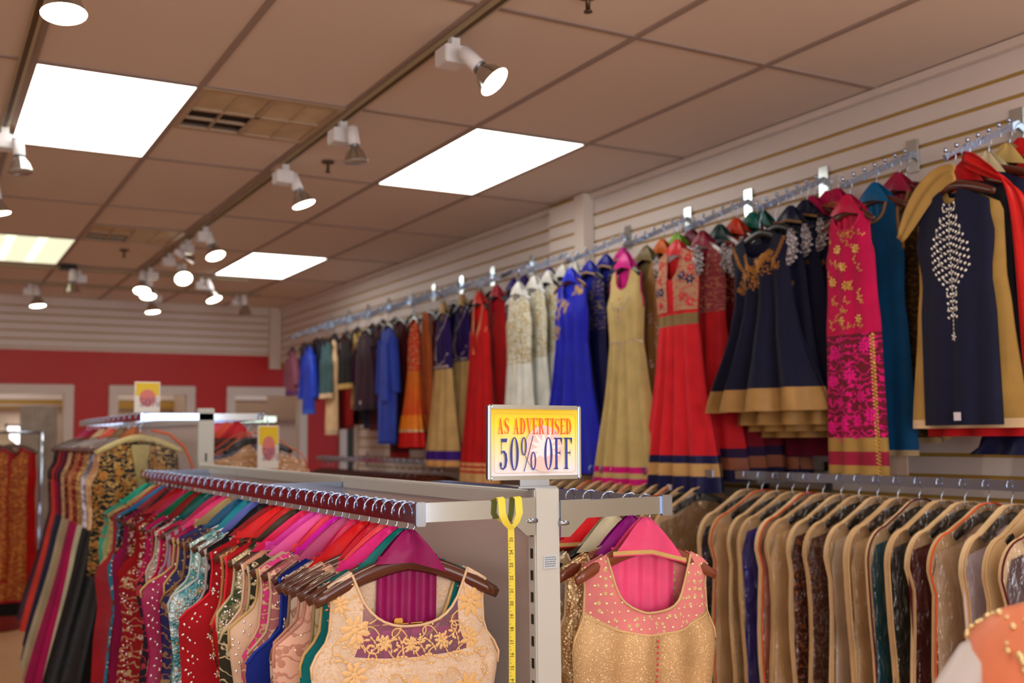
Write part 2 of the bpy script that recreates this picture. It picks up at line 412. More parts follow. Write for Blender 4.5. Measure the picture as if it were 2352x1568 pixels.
def sleeve_geo(sp, sgn, length, r0, r1, out=.35):
    sh = sp['W'][0][1]; z0 = -(sh-sp['nk'])*sp.get('slope', .5)
    pts = []; rad = []
    for k in range(9):
        t = k/8
        pts.append((sgn*(sh-.035+out*length*t*(1-.35*t)), 0, z0-.05-length*.94*t)); rad.append(r0+(r1-r0)*t)
    vs, fs = tube_geo(pts, rad, 10, .42, 1.0)
    return [Vector((v.x, v.y*.7, v.z)) for v in vs], fs[:-2]
COUNT = {}
def garment(name, label, cat, loc, rz, sp, parts, group=None, nu=22, ry=0.0, sleeves=None, trim=None, mirror_ok=True):
    """parts: (part name, z top, z bottom, material[, offset]); the first is the body"""
    t = empty(name, loc, rz, 0, ry); tag(t, label, cat, group)
    body = None
    for p in parts:
        off = p[4] if len(p) > 4 else 0
        g = join_geo([sheet(sp, p[1], p[2], -1, nu, off), sheet(sp, p[1], p[2], 1, max(8, nu//2), off)])
        o_m = mesh(p[0], g[0], g[1], p[3], t); body = body or o_m
    if sleeves:
        for sgn in (-1, 1):
            g = sleeve_geo(sp, sgn, *sleeves[1:]); mesh('sleeve', g[0], g[1], sleeves[0], t)
    if trim:
        tm, rad = trim; fn = S_of(sp); sh = sp['W'][0][1]; un = sp['nk']/sh
        pf = []
        for k in range(17):
            u_ = un*(-1+k/8); p = fn(u_, ztop(sp, u_*sh*.999, -1), -1); p.y -= .001; pf.append(p)
        tube('neck_piping', pf, rad, tm, body, 5)
        for sgn in (-1, 1):
            pa = []
            for k in range(9):
                z = ztop(sp, sh, -1)-k/8*.17; p = fn(sgn*.995, z, -1); pa.append(p)
            tube('armhole_piping', pa, rad, tm, body, 5)
    return t
def mkspec(sh=.172, nk=.105, nd=.10, nb=.03, chest=.20, waist=.175, hem=-1.1, hemw=.3, armz=-.2, waistz=-.38, folds=3, a0=.003, a1=.02, d0=.014, d1=.05, d2=.06, ph=None, **k):
    W = [(0, sh), (armz*.35, sh*.93), (armz*.7, sh*.95), (armz, chest), (waistz, waist), (waistz-.12, waist+.35*(hemw-waist)*(.12/max(.12, waistz-hem))+.01), (hem, hemw)]
    D = [(0, d0), (armz*.5, d0*1.7), (armz, d1), (waistz, d1*.85), (hem, d2)]
    sp = dict(sh=sh, nk=nk, nd=nd, nb=nb, W=W, D=D, hem=hem, fold=(folds, a0, a1, rnd.uniform(0, 6) if ph is None else ph))
    sp.update(k); return sp
# ---- hanger
def hanger_meshes(hw, drop, m, th=.0065, hh=.017, long=0.0):
    key = ('h', round(hw, 3), round(drop, 3), m.name, round(long, 3))
    if key in COUNT: return COUNT[key]
    pts = []; rad = []
    for k in range(-8, 9):
        q = k/8; x = q*hw; pts.append((x, -.012*(q*q), -.115-drop*abs(q)**1.5-long)); rad.append(hh*(1-.45*abs(q)**3))
    vs, fs = tube_geo(pts, rad, 8, 1.0, th/hh)
    b = bpy.data.meshes.new('shoulder_bar'); b.from_pydata([tuple(v) for v in vs], [], fs); b.update(); smooth(b); b.materials.append(m)
    hp = []
    for k in range(13):
        an = math.radians(205-k*22); hp.append((.022*math.cos(an), 0, -.019+.0215*math.sin(an)))
    hp += [(.012, 0, -.048), (.001, 0, -.062), (0, 0, -.085-long), (0, 0, -.105-long)]
    vs, fs = tube_geo(hp, .0017, 6)
    h = bpy.data.meshes.new('hook'); h.from_pydata([tuple(v) for v in vs], [], fs); h.update(); smooth(h); h.materials.append(CHROME)
    COUNT[key] = (b, h); return b, h
def hanger(label, loc, rz, hw=.185, drop=.07, m=WOOD, group=None, ry=0, bar=False):
    t = empty('clothes_hanger', loc, rz, 0, ry); tag(t, label, 'hanger', group)
    b, h = hanger_meshes(hw, drop, m)
    obj('shoulder_bar', b, t); obj('hook', h, t)
    if bar:
        tb_ = tube('trouser_bar', [(-.13, .004, -.235), (.13, .004, -.235)], .0022, GOLDM, t)
        for sx in (-.02, .10): box('clip', sx-.009, sx+.009, -.006, .012, -.26, -.222, GOLDM, tb_, .002)
        for sx in (-.13, .13): tube('bar_link', [(sx, .004, -.235), (sx*.95, 0, -.155)], .0015, GOLDM, tb_)
    return t
# ---- scarf folded over a hanger
def scarf(label, loc, rz, m, wd=.075, hgt=.07, tail=.34, border=None, ry=0, group=None, top=-.062):
    t = empty('folded_scarf', loc, rz, 0, ry); tag(t, label, 'scarf', group)
    V = []; F = []; n = 10; ph = rnd.uniform(0, 6)
    rows = 6
    for side in (-1, 1):
        o = len(V)
        for k in range(rows+1):
            q = k/rows; w_ = .010+wd*(q**.85); z = top-hgt*q
            for i in range(n+1):
                uu = -1+2*i/n
                y = side*(.007+.0145*min(1, q*1.8))+.0025*math.sin(uu*6+ph+q*3)
                V.append((uu*w_, y*(1-.25*abs(uu)), z-.012*q*abs(uu)-(.010*uu*q if side < 0 else -.006*uu*q)))
        for k in range(rows):
            for i in range(n):
                a = o+k*(n+1)+i; F.append((a, a+n+1, a+n+2, a+1))
    o2 = (rows+1)*(n+1)
    for i in range(n): F.append((i, i+1, o2+i+1, o2+i))
    mesh('fold', V, F, m, t)
    if border:
        o = rows*(n+1); pts = [Vector(V[o+i])+Vector((0, -.0015, .003)) for i in range(n+1)]
        vs = []; fs = []
        for p in pts: vs += [p, p+Vector((0, 0, .009))]
        for i in range(n): fs.append((2*i, 2*i+2, 2*i+3, 2*i+1))
        mesh('gold_border', vs, fs, border, t)
    if tail:
        V = []; F = []; nn = 24
        for k in range(9):
            z = top-hgt*.8-tail*k/8
            for i in range(nn+1):
                uu = -1+2*i/nn; V.append((uu*(wd*.95), .006+.005*math.sin(uu*13+ph), z))
        for k in range(8):
            for i in range(nn): a = k*(nn+1)+i; F.append((a, a+1, a+nn+2, a+nn+1))
        mesh('tail', V, F, m, t)
    return t
# ---- appliqué: little domed beads and leaves on a garment front
def dome(V, F, c, ax, ay, rx, ry_, h=.0022, n=6):
    o = len(V); up = Vector((0, -1, 0))
    V.append(c+up*h)
    for k in range(n):
        a = 2*PI*k/n; V.append(c+ax*(rx*math.cos(a))+ay*(ry_*math.sin(a)))
    for k in range(n): F.append((o, o+1+(k+1) % n, o+1+k))
def applique(parent, sp, items, m, name='embroidery', side=-1):
    """items: (x, z, rx, ry, angle) on the front sheet"""
    fn = S_of(sp); V = []; F = []
    for (x, z, rx, ry_, an) in items:
        w_ = interp(sp['W'], z); uu = (x-sp.get('skew', 0)*(-z))/w_
        if abs(uu) > .98: continue
        if z > ztop(sp, uu*sp['W'][0][1], -1)-.002: continue
        c = fn(uu, z, side); c.y -= .0012
        e = .004; px = fn(min(.999, uu+e/w_), z, side)-fn(uu, z, side); tx = px.normalized() if px.length > 1e-7 else Vector((1, 0, 0))
        tz = Vector((0, 0, 1))
        dome(V, F, c, tx*math.cos(an)+tz*math.sin(an), -tx*math.sin(an)+tz*math.cos(an), rx, ry_)
    if V:
        o = mesh(name, V, F, m, parent); o['kind'] = 'stuff'; return o
def flower(x, z, r_, petals=6, rot=0.0, core=True):
    out = []
    for k in range(petals):
        a = rot+2*PI*k/petals; out.append((x+r_*.62*math.cos(a), z+r_*.62*math.sin(a), r_*.4, r_*.22, a))
    if core: out.append((x, z, r_*.24, r_*.24, 0))
    return out
def spray(x, z, ang, L, n=6, s=.006, curl=1.0):
    out = []
    for k in range(n):
        t = (k+.5)/n; a = ang+curl*t
        x += math.cos(a)*L/n; z += math.sin(a)*L/n
        out.append((x, z, s*.9, s*.35, a)); sd = 1 if k % 2 else -1
        out.append((x+math.cos(a+sd*1.2)*s*1.5, z+math.sin(a+sd*1.2)*s*1.5, s*1.1, s*.5, a+sd*.9))
    return out
def vine(x, z, ang, L, n=14, s=.004, curl=4.0):
    out = []
    for k in range(n):
        t = k/n; a = ang+curl*t*t
        x += math.cos(a)*L/n; z += math.sin(a)*L/n; out.append((x, z, s, s*.55, a))
    return out

# ================================================================== GONDOLA 1 (front fixture)
GX, GY0, GY1 = 1.154, 1.913, 4.95; GZ = 1.49
g1 = empty('display_gondola', (GX, GY0, 0)); tag(g1, 'grey metal display gondola with chrome rails in the foreground', 'gondola')
def upright(parent, x, y, h, slots=True):
    o = box('upright', x-.03, x+.03, y, y+.032, 0, h, GONDOLA, parent, .003)
    if slots:
        bm = bmesh.new()
        for sgn in (-1,):
            z = .1
            while z < h-.07: boxbm(bm, x+sgn*.0295, x+sgn*.0308, y+.010, y+.020, z, z+.020); z += .0445
        o2 = obj('slots', bm, parent, M_HOLE); o2['kind'] = 'stuff'
    return o
upright(g1, 0, 0, GZ)
M_PAN = mat('gondola_panel', (206, 190, 182), .35, 0, None, 0, .03)
for k, (a, b) in enumerate(((.032, 1.165), (1.175, 2.38), (2.39, 3.03))):
    box('back_panel', -.012, .012, a, b, .12, GZ-.045, M_PAN, g1)
    box('top_rail', -.018, .018, a-.004, b+.004, GZ-.045, GZ-.008, GONDOLA, g1, .004)
box('upright', -.02, .02, 3.03, 3.06, 0, GZ, GONDOLA, g1)
box('seam_strip', -.0155, .0155, 1.163, 1.177, .12, GZ-.04, GONDOLA, g1)
box('base_shelf', -.4, .4, .02, 3.05, 0.02, .14, GONDOLA, g1, .01)
# hang rails: bracket, cross arm and long rail
RZ = 1.468          # top of the rails
def uframe(parent, x0, x1, y, ytop, ynear, yfar, sgn):
    """x0 post side, x1 rail side, relative coordinates"""
    box('cross_arm', min(x0, x1), max(x0, x1), y, y+.012, ytop-.038, ytop, CHROME, parent, .002)
    bm = bmesh.new(); th = .004
    P = [(x0, ytop+.002), (x0-sgn*-.075 if 0 else x0+sgn*.075, ytop+.002), (x0+sgn*.075, ytop-.03), (x0+sgn*.022, ytop-.075), (x0, ytop-.075)]
    fr = [bm.verts.new((p[0], y-.002, p[1])) for p in P]; bk = [bm.verts.new((p[0], y+.002, p[1])) for p in P]
    bm.faces.new(fr); bm.faces.new(bk[::-1])
    for i in range(5): j = (i+1) % 5; bm.faces.new((fr[i], bk[i], bk[j], fr[j]))
    bmesh.ops.recalc_face_normals(bm, faces=bm.faces[:])
    obj('bracket_plate', bm, parent, CHROME)
    tube('bolt', [(x0+sgn*-.004, y, ytop-.046), (x0+sgn*.012, y, ytop-.046), (x0+sgn*.02, y, ytop-.046)], [.005, .006, .004], STEEL, parent, 8)
box('hang_rail', .862-GX-.008, .862-GX+.008, .0, 2.9, RZ-.038, RZ, CHROME, g1, .002)
box('end_cap', .862-GX-.009, .862-GX+.012, -.008, .006, RZ-.043, RZ+.004, STEEL, g1, .002)
uframe(g1, -.03, .862-GX, 0, RZ+.002, 0, 2.9, -1)
for y in (1.17, 2.85): box('cross_arm', .862-GX, -.012, y, y+.012, RZ-.038, RZ-.002, CHROME, g1)
RXX = 1.452
box('hang_rail', RXX-GX-.008, RXX-GX+.008, 0, 1.1, RZ-.044, RZ-.006, CHROME, g1, .002)
box('end_cap', RXX-GX-.006, RXX-GX+.022, -.008, .006, RZ-.048, RZ-.003, STEEL, g1, .002)
uframe(g1, .03, RXX-GX+.01, -.002, RZ-.006, 0, 1.1, 1)
box('cross_arm', .012, RXX-GX, 1.08, 1.095, RZ-.044, RZ-.006, CHROME, g1)
# sticker
t = empty('price_sticker', (GX+.005, GY0-.0012, 1.6-.262)); tag(t, 'small silver printed sticker on the grey gondola post', 'sticker')
box('paper', -.017, .017, -.0006, .0006, -.013, .013, mat('silver_sticker', (196, 206, 214), .35), t)
bm = bmesh.new()
for k in range(5):
    x = -.014
    while x < .012:
        w_ = rnd.uniform(.002, .006)
        boxbm(bm, x, min(.014, x+w_), -.0010, -.0006, .0085-k*.0045, .0105-k*.0045); x += w_+.0012
p = obj('print', bm, t, mat('grey_print', (110, 122, 132), .6)); p['kind'] = 'stuff'

# ================================================================== SIGN
def strip(V, F, pts, ws, z=0):
    o = len(V)
    for i, (x, y) in enumerate(pts):
        a = pts[max(0, i-1)]; b = pts[min(len(pts)-1, i+1)]
        dx, dy = b[0]-a[0], b[1]-a[1]; L = math.hypot(dx, dy) or 1; nx, ny = -dy/L, dx/L
        w_ = ws[i] if isinstance(ws, (list, tuple)) else ws
        V.append((x+nx*w_/2, y+ny*w_/2)); V.append((x-nx*w_/2, y-ny*w_/2))
    for i in range(len(pts)-1): F.append((o+2*i, o+2*i+1, o+2*i+3, o+2*i+2))
def quad(V, F, *p):
    o = len(V); V.extend(p); F.append(tuple(range(o, o+len(p))))
def ring(V, F, cx, cy, rx, ry_, tx, ty, a0=0, a1=360, n=28):
    o = len(V)
    for k in range(n+1):
        a = math.radians(a0+(a1-a0)*k/n); V.append((cx+rx*math.cos(a), cy+ry_*math.sin(a))); V.append((cx+(rx-tx)*math.cos(a), cy+(ry_-ty)*math.sin(a)))
    for k in range(n): F.append((o+2*k, o+2*k+1, o+2*k+3, o+2*k+2))
def rect(V, F, x0, y0, x1, y1): quad(V, F, (x0, y0), (x1, y0), (x1, y1), (x0, y1))
def serif(V, F, x0, x1, y, h=.035): rect(V, F, x0, y, x1, y+h)
def glyph(c):
    """condensed roman capitals in a 1 high box; returns verts, faces, width"""
    V = []; F = []; st = .15; th = .045
    if c == 'I': rect(V, F, .08, 0, .08+st, 1); serif(V, F, 0, .31, 0); serif(V, F, 0, .31, .965); w_ = .31
    elif c in 'EF':
        rect(V, F, .08, 0, .08+st, 1); serif(V, F, 0, .28, 0); rect(V, F, 0, .955, .54, 1)
        quad(V, F, (.54, 1), (.50, 1), (.40, .95), (.52, .78)); rect(V, F, .2, .5, .42, .54); quad(V, F, (.42, .40), (.42, .64), (.38, .54), (.38, .50)); w_ = .56
        if c == 'E': rect(V, F, 0, 0, .54, .045); quad(V, F, (.56, .24), (.42, .05), (.50, 0), (.54, 0))
        if c == 'F': w_ = .56
    elif c == 'T':
        rect(V, F, .22, 0, .22+st, 1); serif(V, F, .12, .47, 0); rect(V, F, .0, .955, .59, 1); quad(V, F, (0, 1), (0, .78), (.1, .96), (.1, 1)); quad(V, F, (.59, 1), (.49, 1), (.49, .96), (.59, .78)); w_ = .59
    elif c == 'A':
        quad(V, F, (.06, 0), (.12, 0), (.31, 1), (.27, 1)); quad(V, F, (.38, 0), (.54, 0), (.33, 1), (.25, .94)); rect(V, F, .14, .33, .42, .375); serif(V, F, 0, .19, 0); serif(V, F, .32, .6, 0); w_ = .6
    elif c == 'V':
        quad(V, F, (.06, 1), (.22, 1), (.36, .06), (.30, 0)); quad(V, F, (.48, 1), (.54, 1), (.34, 0), (.30, 0)); serif(V, F, 0, .28, .965); serif(V, F, .41, .61, .965); w_ = .6
    elif c == 'D':
        rect(V, F, .08, 0, .08+st, 1); serif(V, F, 0, .3, 0, .045); serif(V, F, 0, .3, .955, .045); ring(V, F, .25, .5, .33, .5, st, .045, -90, 90); w_ = .6
    elif c == 'R':
        rect(V, F, .08, 0, .08+st, 1); serif(V, F, 0, .3, 0); serif(V, F, 0, .3, .955, .045); ring(V, F, .25, .745, .27, .255, .13, .04, -90, 90); quad(V, F, (.26, .5), (.38, .52), (.60, .0), (.44, .0)); serif(V, F, .44, .66, 0); w_ = .64
    elif c == 'S':
        pts = []; ws = []
        ctl = [(.44, .80), (.40, .93), (.27, .975), (.13, .90), (.085, .76), (.14, .62), (.27, .51), (.40, .40), (.455, .25), (.40, .09), (.27, .025), (.12, .07), (.05, .22)]
        wc = [.02, .04, .045, .08, .13, .16, .17, .16, .13, .08, .045, .04, .02]
        strip(V, F, ctl, wc); quad(V, F, (.47, .98), (.44, .98), (.40, .88), (.46, .72)); quad(V, F, (.02, .02), (.05, .02), (.1, .12), (.03, .3)); w_ = .52
    elif c == '0' or c == 'O':
        ring(V, F, .27, .5, .27, .52, .145, .035, 0, 360, 36); w_ = .54
    elif c == '5':
        rect(V, F, .12, .86, .47, .97); quad(V, F, (.12, .97), (.155, .97), (.155, .5), (.12, .47)); quad(V, F, (.47, .97), (.50, 1.0), (.47, .86), (.44, .86))
        ctl = [(.13, .5), (.2, .57), (.3, .56), (.4, .47), (.43, .3), (.38, .12), (.25, .02), (.12, .06), (.08, .16)]
        strip(V, F, ctl, [.03, .05, .09, .14, .155, .12, .05, .06, .09]); ring(V, F, .1, .17, .065, .075, .06, .07, 0, 360, 14); w_ = .54
    elif c == '%':
        ring(V, F, .19, .73, .18, .29, .09, .04); ring(V, F, .78, .27, .18, .29, .09, .04); quad(V, F, (.17, -.06), (.22, -.06), (.80, 1.06), (.75, 1.06)); w_ = .97
    else: w_ = .3
    return V, F, w_
def write(parent, text, cx, cz, width, height, m, y, gap=.05, name='lettering'):
    gl = [glyph(c) for c in text]; tot = sum(g[2] for g in gl)+gap*(len(text)-1); sx = width/tot
    x = cx-width/2
    for c, (V, F, w_) in zip(text, gl):
        if V:
            bmv = [(x+vx*sx, y, cz-height/2+vy*height) for vx, vy in V]
            o = mesh(name, bmv, F, m, parent, False)
        x += (w_+gap)*sx
sg = empty('sale_sign', (1.133, GY0+.015, GZ)); tag(sg, 'yellow sale sign reading AS ADVERTISED 50% OFF in a chrome frame', 'sign')
sg.rotation_euler = (0, math.radians(.6), math.radians(-1.5))
SW, SH, SZ = .1115, .0775, .0175+.0775     # half width, half height, centre height
box('foot_plate', -.045, .045, -.012, .03, 0.0, .004, STEEL, sg); box('stem', -.035, .035, .0, .006, .003, SZ-SH+.004, STEEL, sg)
M_YEL = bpy.data.materials.new('yellow_print'); M_YEL.use_nodes = True; nt = M_YEL.node_tree
tc = nt.nodes.new('ShaderNodeTexCoord'); sx_ = nt.nodes.new('ShaderNodeSeparateXYZ'); rp = nt.nodes.new('ShaderNodeValToRGB'); mr = nt.nodes.new('ShaderNodeMapRange')
nt.links.new(tc.outputs['Object'], sx_.inputs[0]); nt.links.new(sx_.outputs[2], mr.inputs[0]); mr.inputs[1].default_value = SZ-SH; mr.inputs[2].default_value = SZ+SH
nt.links.new(mr.outputs[0], rp.inputs[0]); nt.links.new(rp.outputs[0], nt.nodes['Principled BSDF'].inputs['Base Color'])
el = rp.color_ramp.elements; el[0].position = .12; el[0].color = lin((238, 236, 240)); el[1].position = .74; el[1].color = lin((255, 232, 30))
e = el.new(.45); e.color = lin((246, 238, 160)); e = el.new(.97); e.color = lin((238, 198, 20))
nt.nodes['Principled BSDF'].inputs['Roughness'].default_value = .35
box('backing', -SW+.002, SW-.002, .002, .006, SZ-SH+.002, SZ+SH-.002, mat('sign_backing', (210, 210, 210), .5), sg)
# printed card, its right side bowed a little out of the frame
V = []; F = []; nn = 16
for i in range(nn+1):
    uu = -1+2*i/nn; yy = -.0005-.0035*max(0, uu-.2)**2
    for k in range(2): V.append((uu*(SW-.008), yy, SZ+(-1+2*k)*(SH-.008)))
for i in range(nn): F.append((2*i, 2*i+2, 2*i+3, 2*i+1))
cardm = mesh('printed_card', V, F, M_YEL, sg)
fw = .0085
box('frame_side', -SW, -SW+fw, -.006, .008, SZ-SH, SZ+SH, CHROME, sg, .0025); box('frame_side', SW-fw, SW, -.006, .008, SZ-SH, SZ+SH, CHROME, sg, .0025)
box('frame_rail', -SW+fw*.8, SW-fw*.8, -.006, .008, SZ+SH-fw, SZ+SH, CHROME, sg, .0025); box('frame_rail', -SW+fw*.8, SW-fw*.8, -.006, .008, SZ-SH, SZ-SH+fw, CHROME, sg, .0025)
yl = -.0048
# pink disc with a pale burst
M_PK = mat('pale_pink_print', (252, 205, 198), .4); M_LB = mat('pale_lilac_print', (246, 240, 244), .4)
V = [(.020+.0455*math.cos(2*PI*k/40), yl+.0004, SZ-.013+.048*math.sin(2*PI*k/40)) for k in range(40)]; mesh('pink_disc', V, [tuple(range(40))], M_PK, sg, False)
V = []
for k in range(24):
    a = 2*PI*k/24+.13; rr = (.042 if k % 2 == 0 else .018) if k in (0,1,2,3,4,5,6,7,8,9,10,11,12,13,14,22,23) else .018
    V.append((.022+rr*math.cos(a), yl+.0002, SZ-.013+rr*math.sin(a)))
mesh('burst', V, [tuple(range(24))], M_LB, sg, False)
# thin rounded rule round the card
M_RULE = mat('fine_rule_print', (214, 150, 60), .5)
rp_ = []
for (cx, cz, a0) in ((SW-.022, SH-.026, 0), (-SW+.022, SH-.026, 90), (-SW+.022, -SH+.022, 180), (SW-.022, -SH+.022, 270)):
    for k in range(7): a = math.radians(a0+15*k); rp_.append((cx+.008*math.cos(a), cz+.008*math.sin(a)))
rp_.append(rp_[0]); V2 = []; F2 = []; strip(V2, F2, rp_, .0006); mesh('rule', [(x, yl, SZ+z) for x, z in V2], F2, M_RULE, sg, False)
M_OR = mat('orange_print', (238, 92, 30), .45); M_BL = mat('blue_print', (48, 58, 150), .45)
write(sg, 'AS ADVERTISED', -.0015, SZ+.0335, .176, .033, M_OR, yl-.0003, .07)
write(sg, '50%', -.0425, SZ-.0235, .087, .066, M_BL, yl-.0003, .13)
write(sg, 'OFF', .0545, SZ-.0235, .069, .066, M_BL, yl-.0003, .10)

# ================================================================== FRONT LEFT RAIL
RED, CRIM, PINK, HOT, CORAL = (196, 22, 28), (200, 20, 60), (232, 60, 130), (236, 30, 140), (244, 70, 80)
LX = .862
front = [
 # Y, description, kind, colour, second colour, scarf colour, scarf word, skirt colour or None
 (1.960, 'cream lace dress with beaded flowers', 'lace', (226, 186, 140), (196, 120, 110), (140, 10, 84), 'plum', None),
 (1.995, 'teal dress edged with gold bead studs', 'plain', (0, 112, 116), (205, 170, 110), (0, 118, 112), 'teal', None),
 (2.050, 'pale gold net dress with pearl beads', 'lace', (214, 190, 150), (170, 140, 100), (240, 40, 130), 'hot pink', None),
 (2.098, 'peach pink lace dress with cream edge', 'lace', (230, 180, 156), (200, 140, 120), (246, 84, 92), 'coral', None),
 (2.146, 'blush pink brocade dress', 'lace', (232, 190, 170), (205, 150, 130), (206, 24, 50), 'crimson', None),
 (2.207, 'grey white brocade dress', 'brocade', (210, 190, 170), (150, 120, 100), (224, 24, 30), 'bright red', None),
 (2.263, 'royal blue velvet dress with silver flower sprigs', 'plain', (12, 34, 124), (205, 180, 170), (214, 40, 90), 'rose red', None),
 (2.324, 'rose gold brocade dress with violet edging', 'brocade', (190, 110, 110), (220, 180, 150), (196, 80, 130), 'dusty pink', None),
 (2.370, 'hot pink dress with peach hem panels', 'floral', (236, 70, 150), (230, 190, 160), (226, 20, 190), 'fuchsia', None),
 (2.425, 'champagne satin dress', 'silk', (224, 190, 160), (205, 170, 110), (250, 70, 100), 'salmon red', None),
 (2.480, 'black and cream leaf print dress', 'floral', (52, 50, 36), (205, 190, 150), (240, 90, 170), 'orchid pink', None),
 (2.540, 'pale peach dress with gold neck', 'plain', (236, 170, 140), (205, 170, 110), (232, 70, 180), 'violet pink', None),
 (2.610, 'olive green dress with sequin yoke', 'sequin', (60, 74, 48), (200, 190, 150), (240, 40, 100), 'raspberry', None),
 (2.680, 'scarlet dress with cream piping', 'plain', (196, 20, 30), (205, 170, 110), (64, 48, 32), 'dark olive', None),
 (2.750, 'dark brown dress with copper beads', 'sequin', (60, 30, 20), (205, 140, 90), (250, 60, 60), 'tomato red', None),
 (2.820, 'long plain red gown', 'plain', (178, 14, 28), (205, 170, 110), (236, 26, 26), 'fire red', None),
 (2.890, 'black dress with silver stone neck', 'dots', (20, 18, 24), (190, 180, 180), (150, 8, 20), 'dark red', None),
 (2.975, 'icy teal sequin dress with periwinkle skirt', 'sequin', (70, 128, 134), (190, 205, 205), (24, 24, 30), 'black', (92, 96, 190)),
 (3.060, 'aqua beaded dress', 'sequin', (84, 150, 150), (190, 220, 215), (92, 104, 190), 'periwinkle', None),
 (3.150, 'navy and bronze brocade dress over tan skirt', 'brocade', (30, 26, 90), (150, 110, 70), (20, 150, 168), 'cyan', (170, 134, 90)),
 (3.240, 'navy blue silk dress', 'silk', (26, 30, 100), (205, 170, 110), (28, 88, 128), 'petrol blue', None),
 (3.330, 'sheer magenta drape dress', 'silk', (168, 22, 84), (205, 170, 110), (186, 160, 110), 'tan', None),
 (3.410, 'pink and navy striped dress', 'stripes', (190, 30, 80), (170, 150, 170), (236, 60, 130), 'candy pink', None),
 (3.493, 'raspberry dress with gold belt', 'plain', (176, 24, 80), (205, 170, 110), (184, 20, 84), 'raspberry purple', None),
 (3.590, 'silver grey beaded dress', 'sequin', (150, 140, 128), (200, 190, 170), (10, 96, 96), 'deep teal', None),
 (3.680, 'dark floral print dress', 'floral', (44, 34, 50), (190, 60, 80), (6, 84, 66), 'bottle green', None),
 (3.770, 'magenta dress over white skirt', 'plain', (190, 20, 100), (205, 170, 110), (150, 26, 26), 'brick red', (205, 200, 215)),
 (3.860, 'red dress with gold floral net', 'floral', (150, 18, 26), (196, 160, 120), (0, 110, 74), 'emerald', None),
 (3.950, 'deep red dress', 'plain', (150, 6, 18), (205, 170, 110), (190, 20, 84), 'cerise', None),
 (4.040, 'burgundy dress with mauve studded border', 'dots', (120, 10, 30), (190, 150, 160), (176, 10, 20), 'ruby red', None),
 (4.110, 'wine red brocade gown', 'brocade', (110, 8, 24), (170, 120, 90), (160, 12, 20), 'oxblood', None),
 (4.180, 'dark magenta gown', 'plain', (140, 10, 70), (205, 170, 110), (34, 28, 34), 'charcoal', None),
 (4.260, 'black lace gown', 'lace', (26, 22, 26), (90, 80, 80), (150, 14, 24), 'maroon', None),
 (4.340, 'sky blue dress with brown beads', 'dots', (40, 130, 170), (110, 80, 60), (24, 130, 190), 'azure', None),
 (4.420, 'crimson silk gown', 'silk', (160, 14, 34), (205, 170, 110), (180, 14, 20), 'vermilion', None),
 (4.500, 'beige net gown', 'lace', (200, 170, 120), (160, 130, 90), (196, 164, 110), 'beige', None),
 (4.590, 'pale green gown', 'plain', (150, 170, 120), (205, 170, 110), (16, 110, 106), 'dark turquoise', None),
 (4.670, 'turquoise dress with gold dots over turquoise skirt', 'dots', (60, 170, 150), (160, 130, 90), (52, 190, 160), 'turquoise', (60, 180, 150)),
]
GR1 = 'dresses on the front left rail'; GRS = 'folded scarves on the front left rail'; GRH = 'wooden hangers on the front left rail'
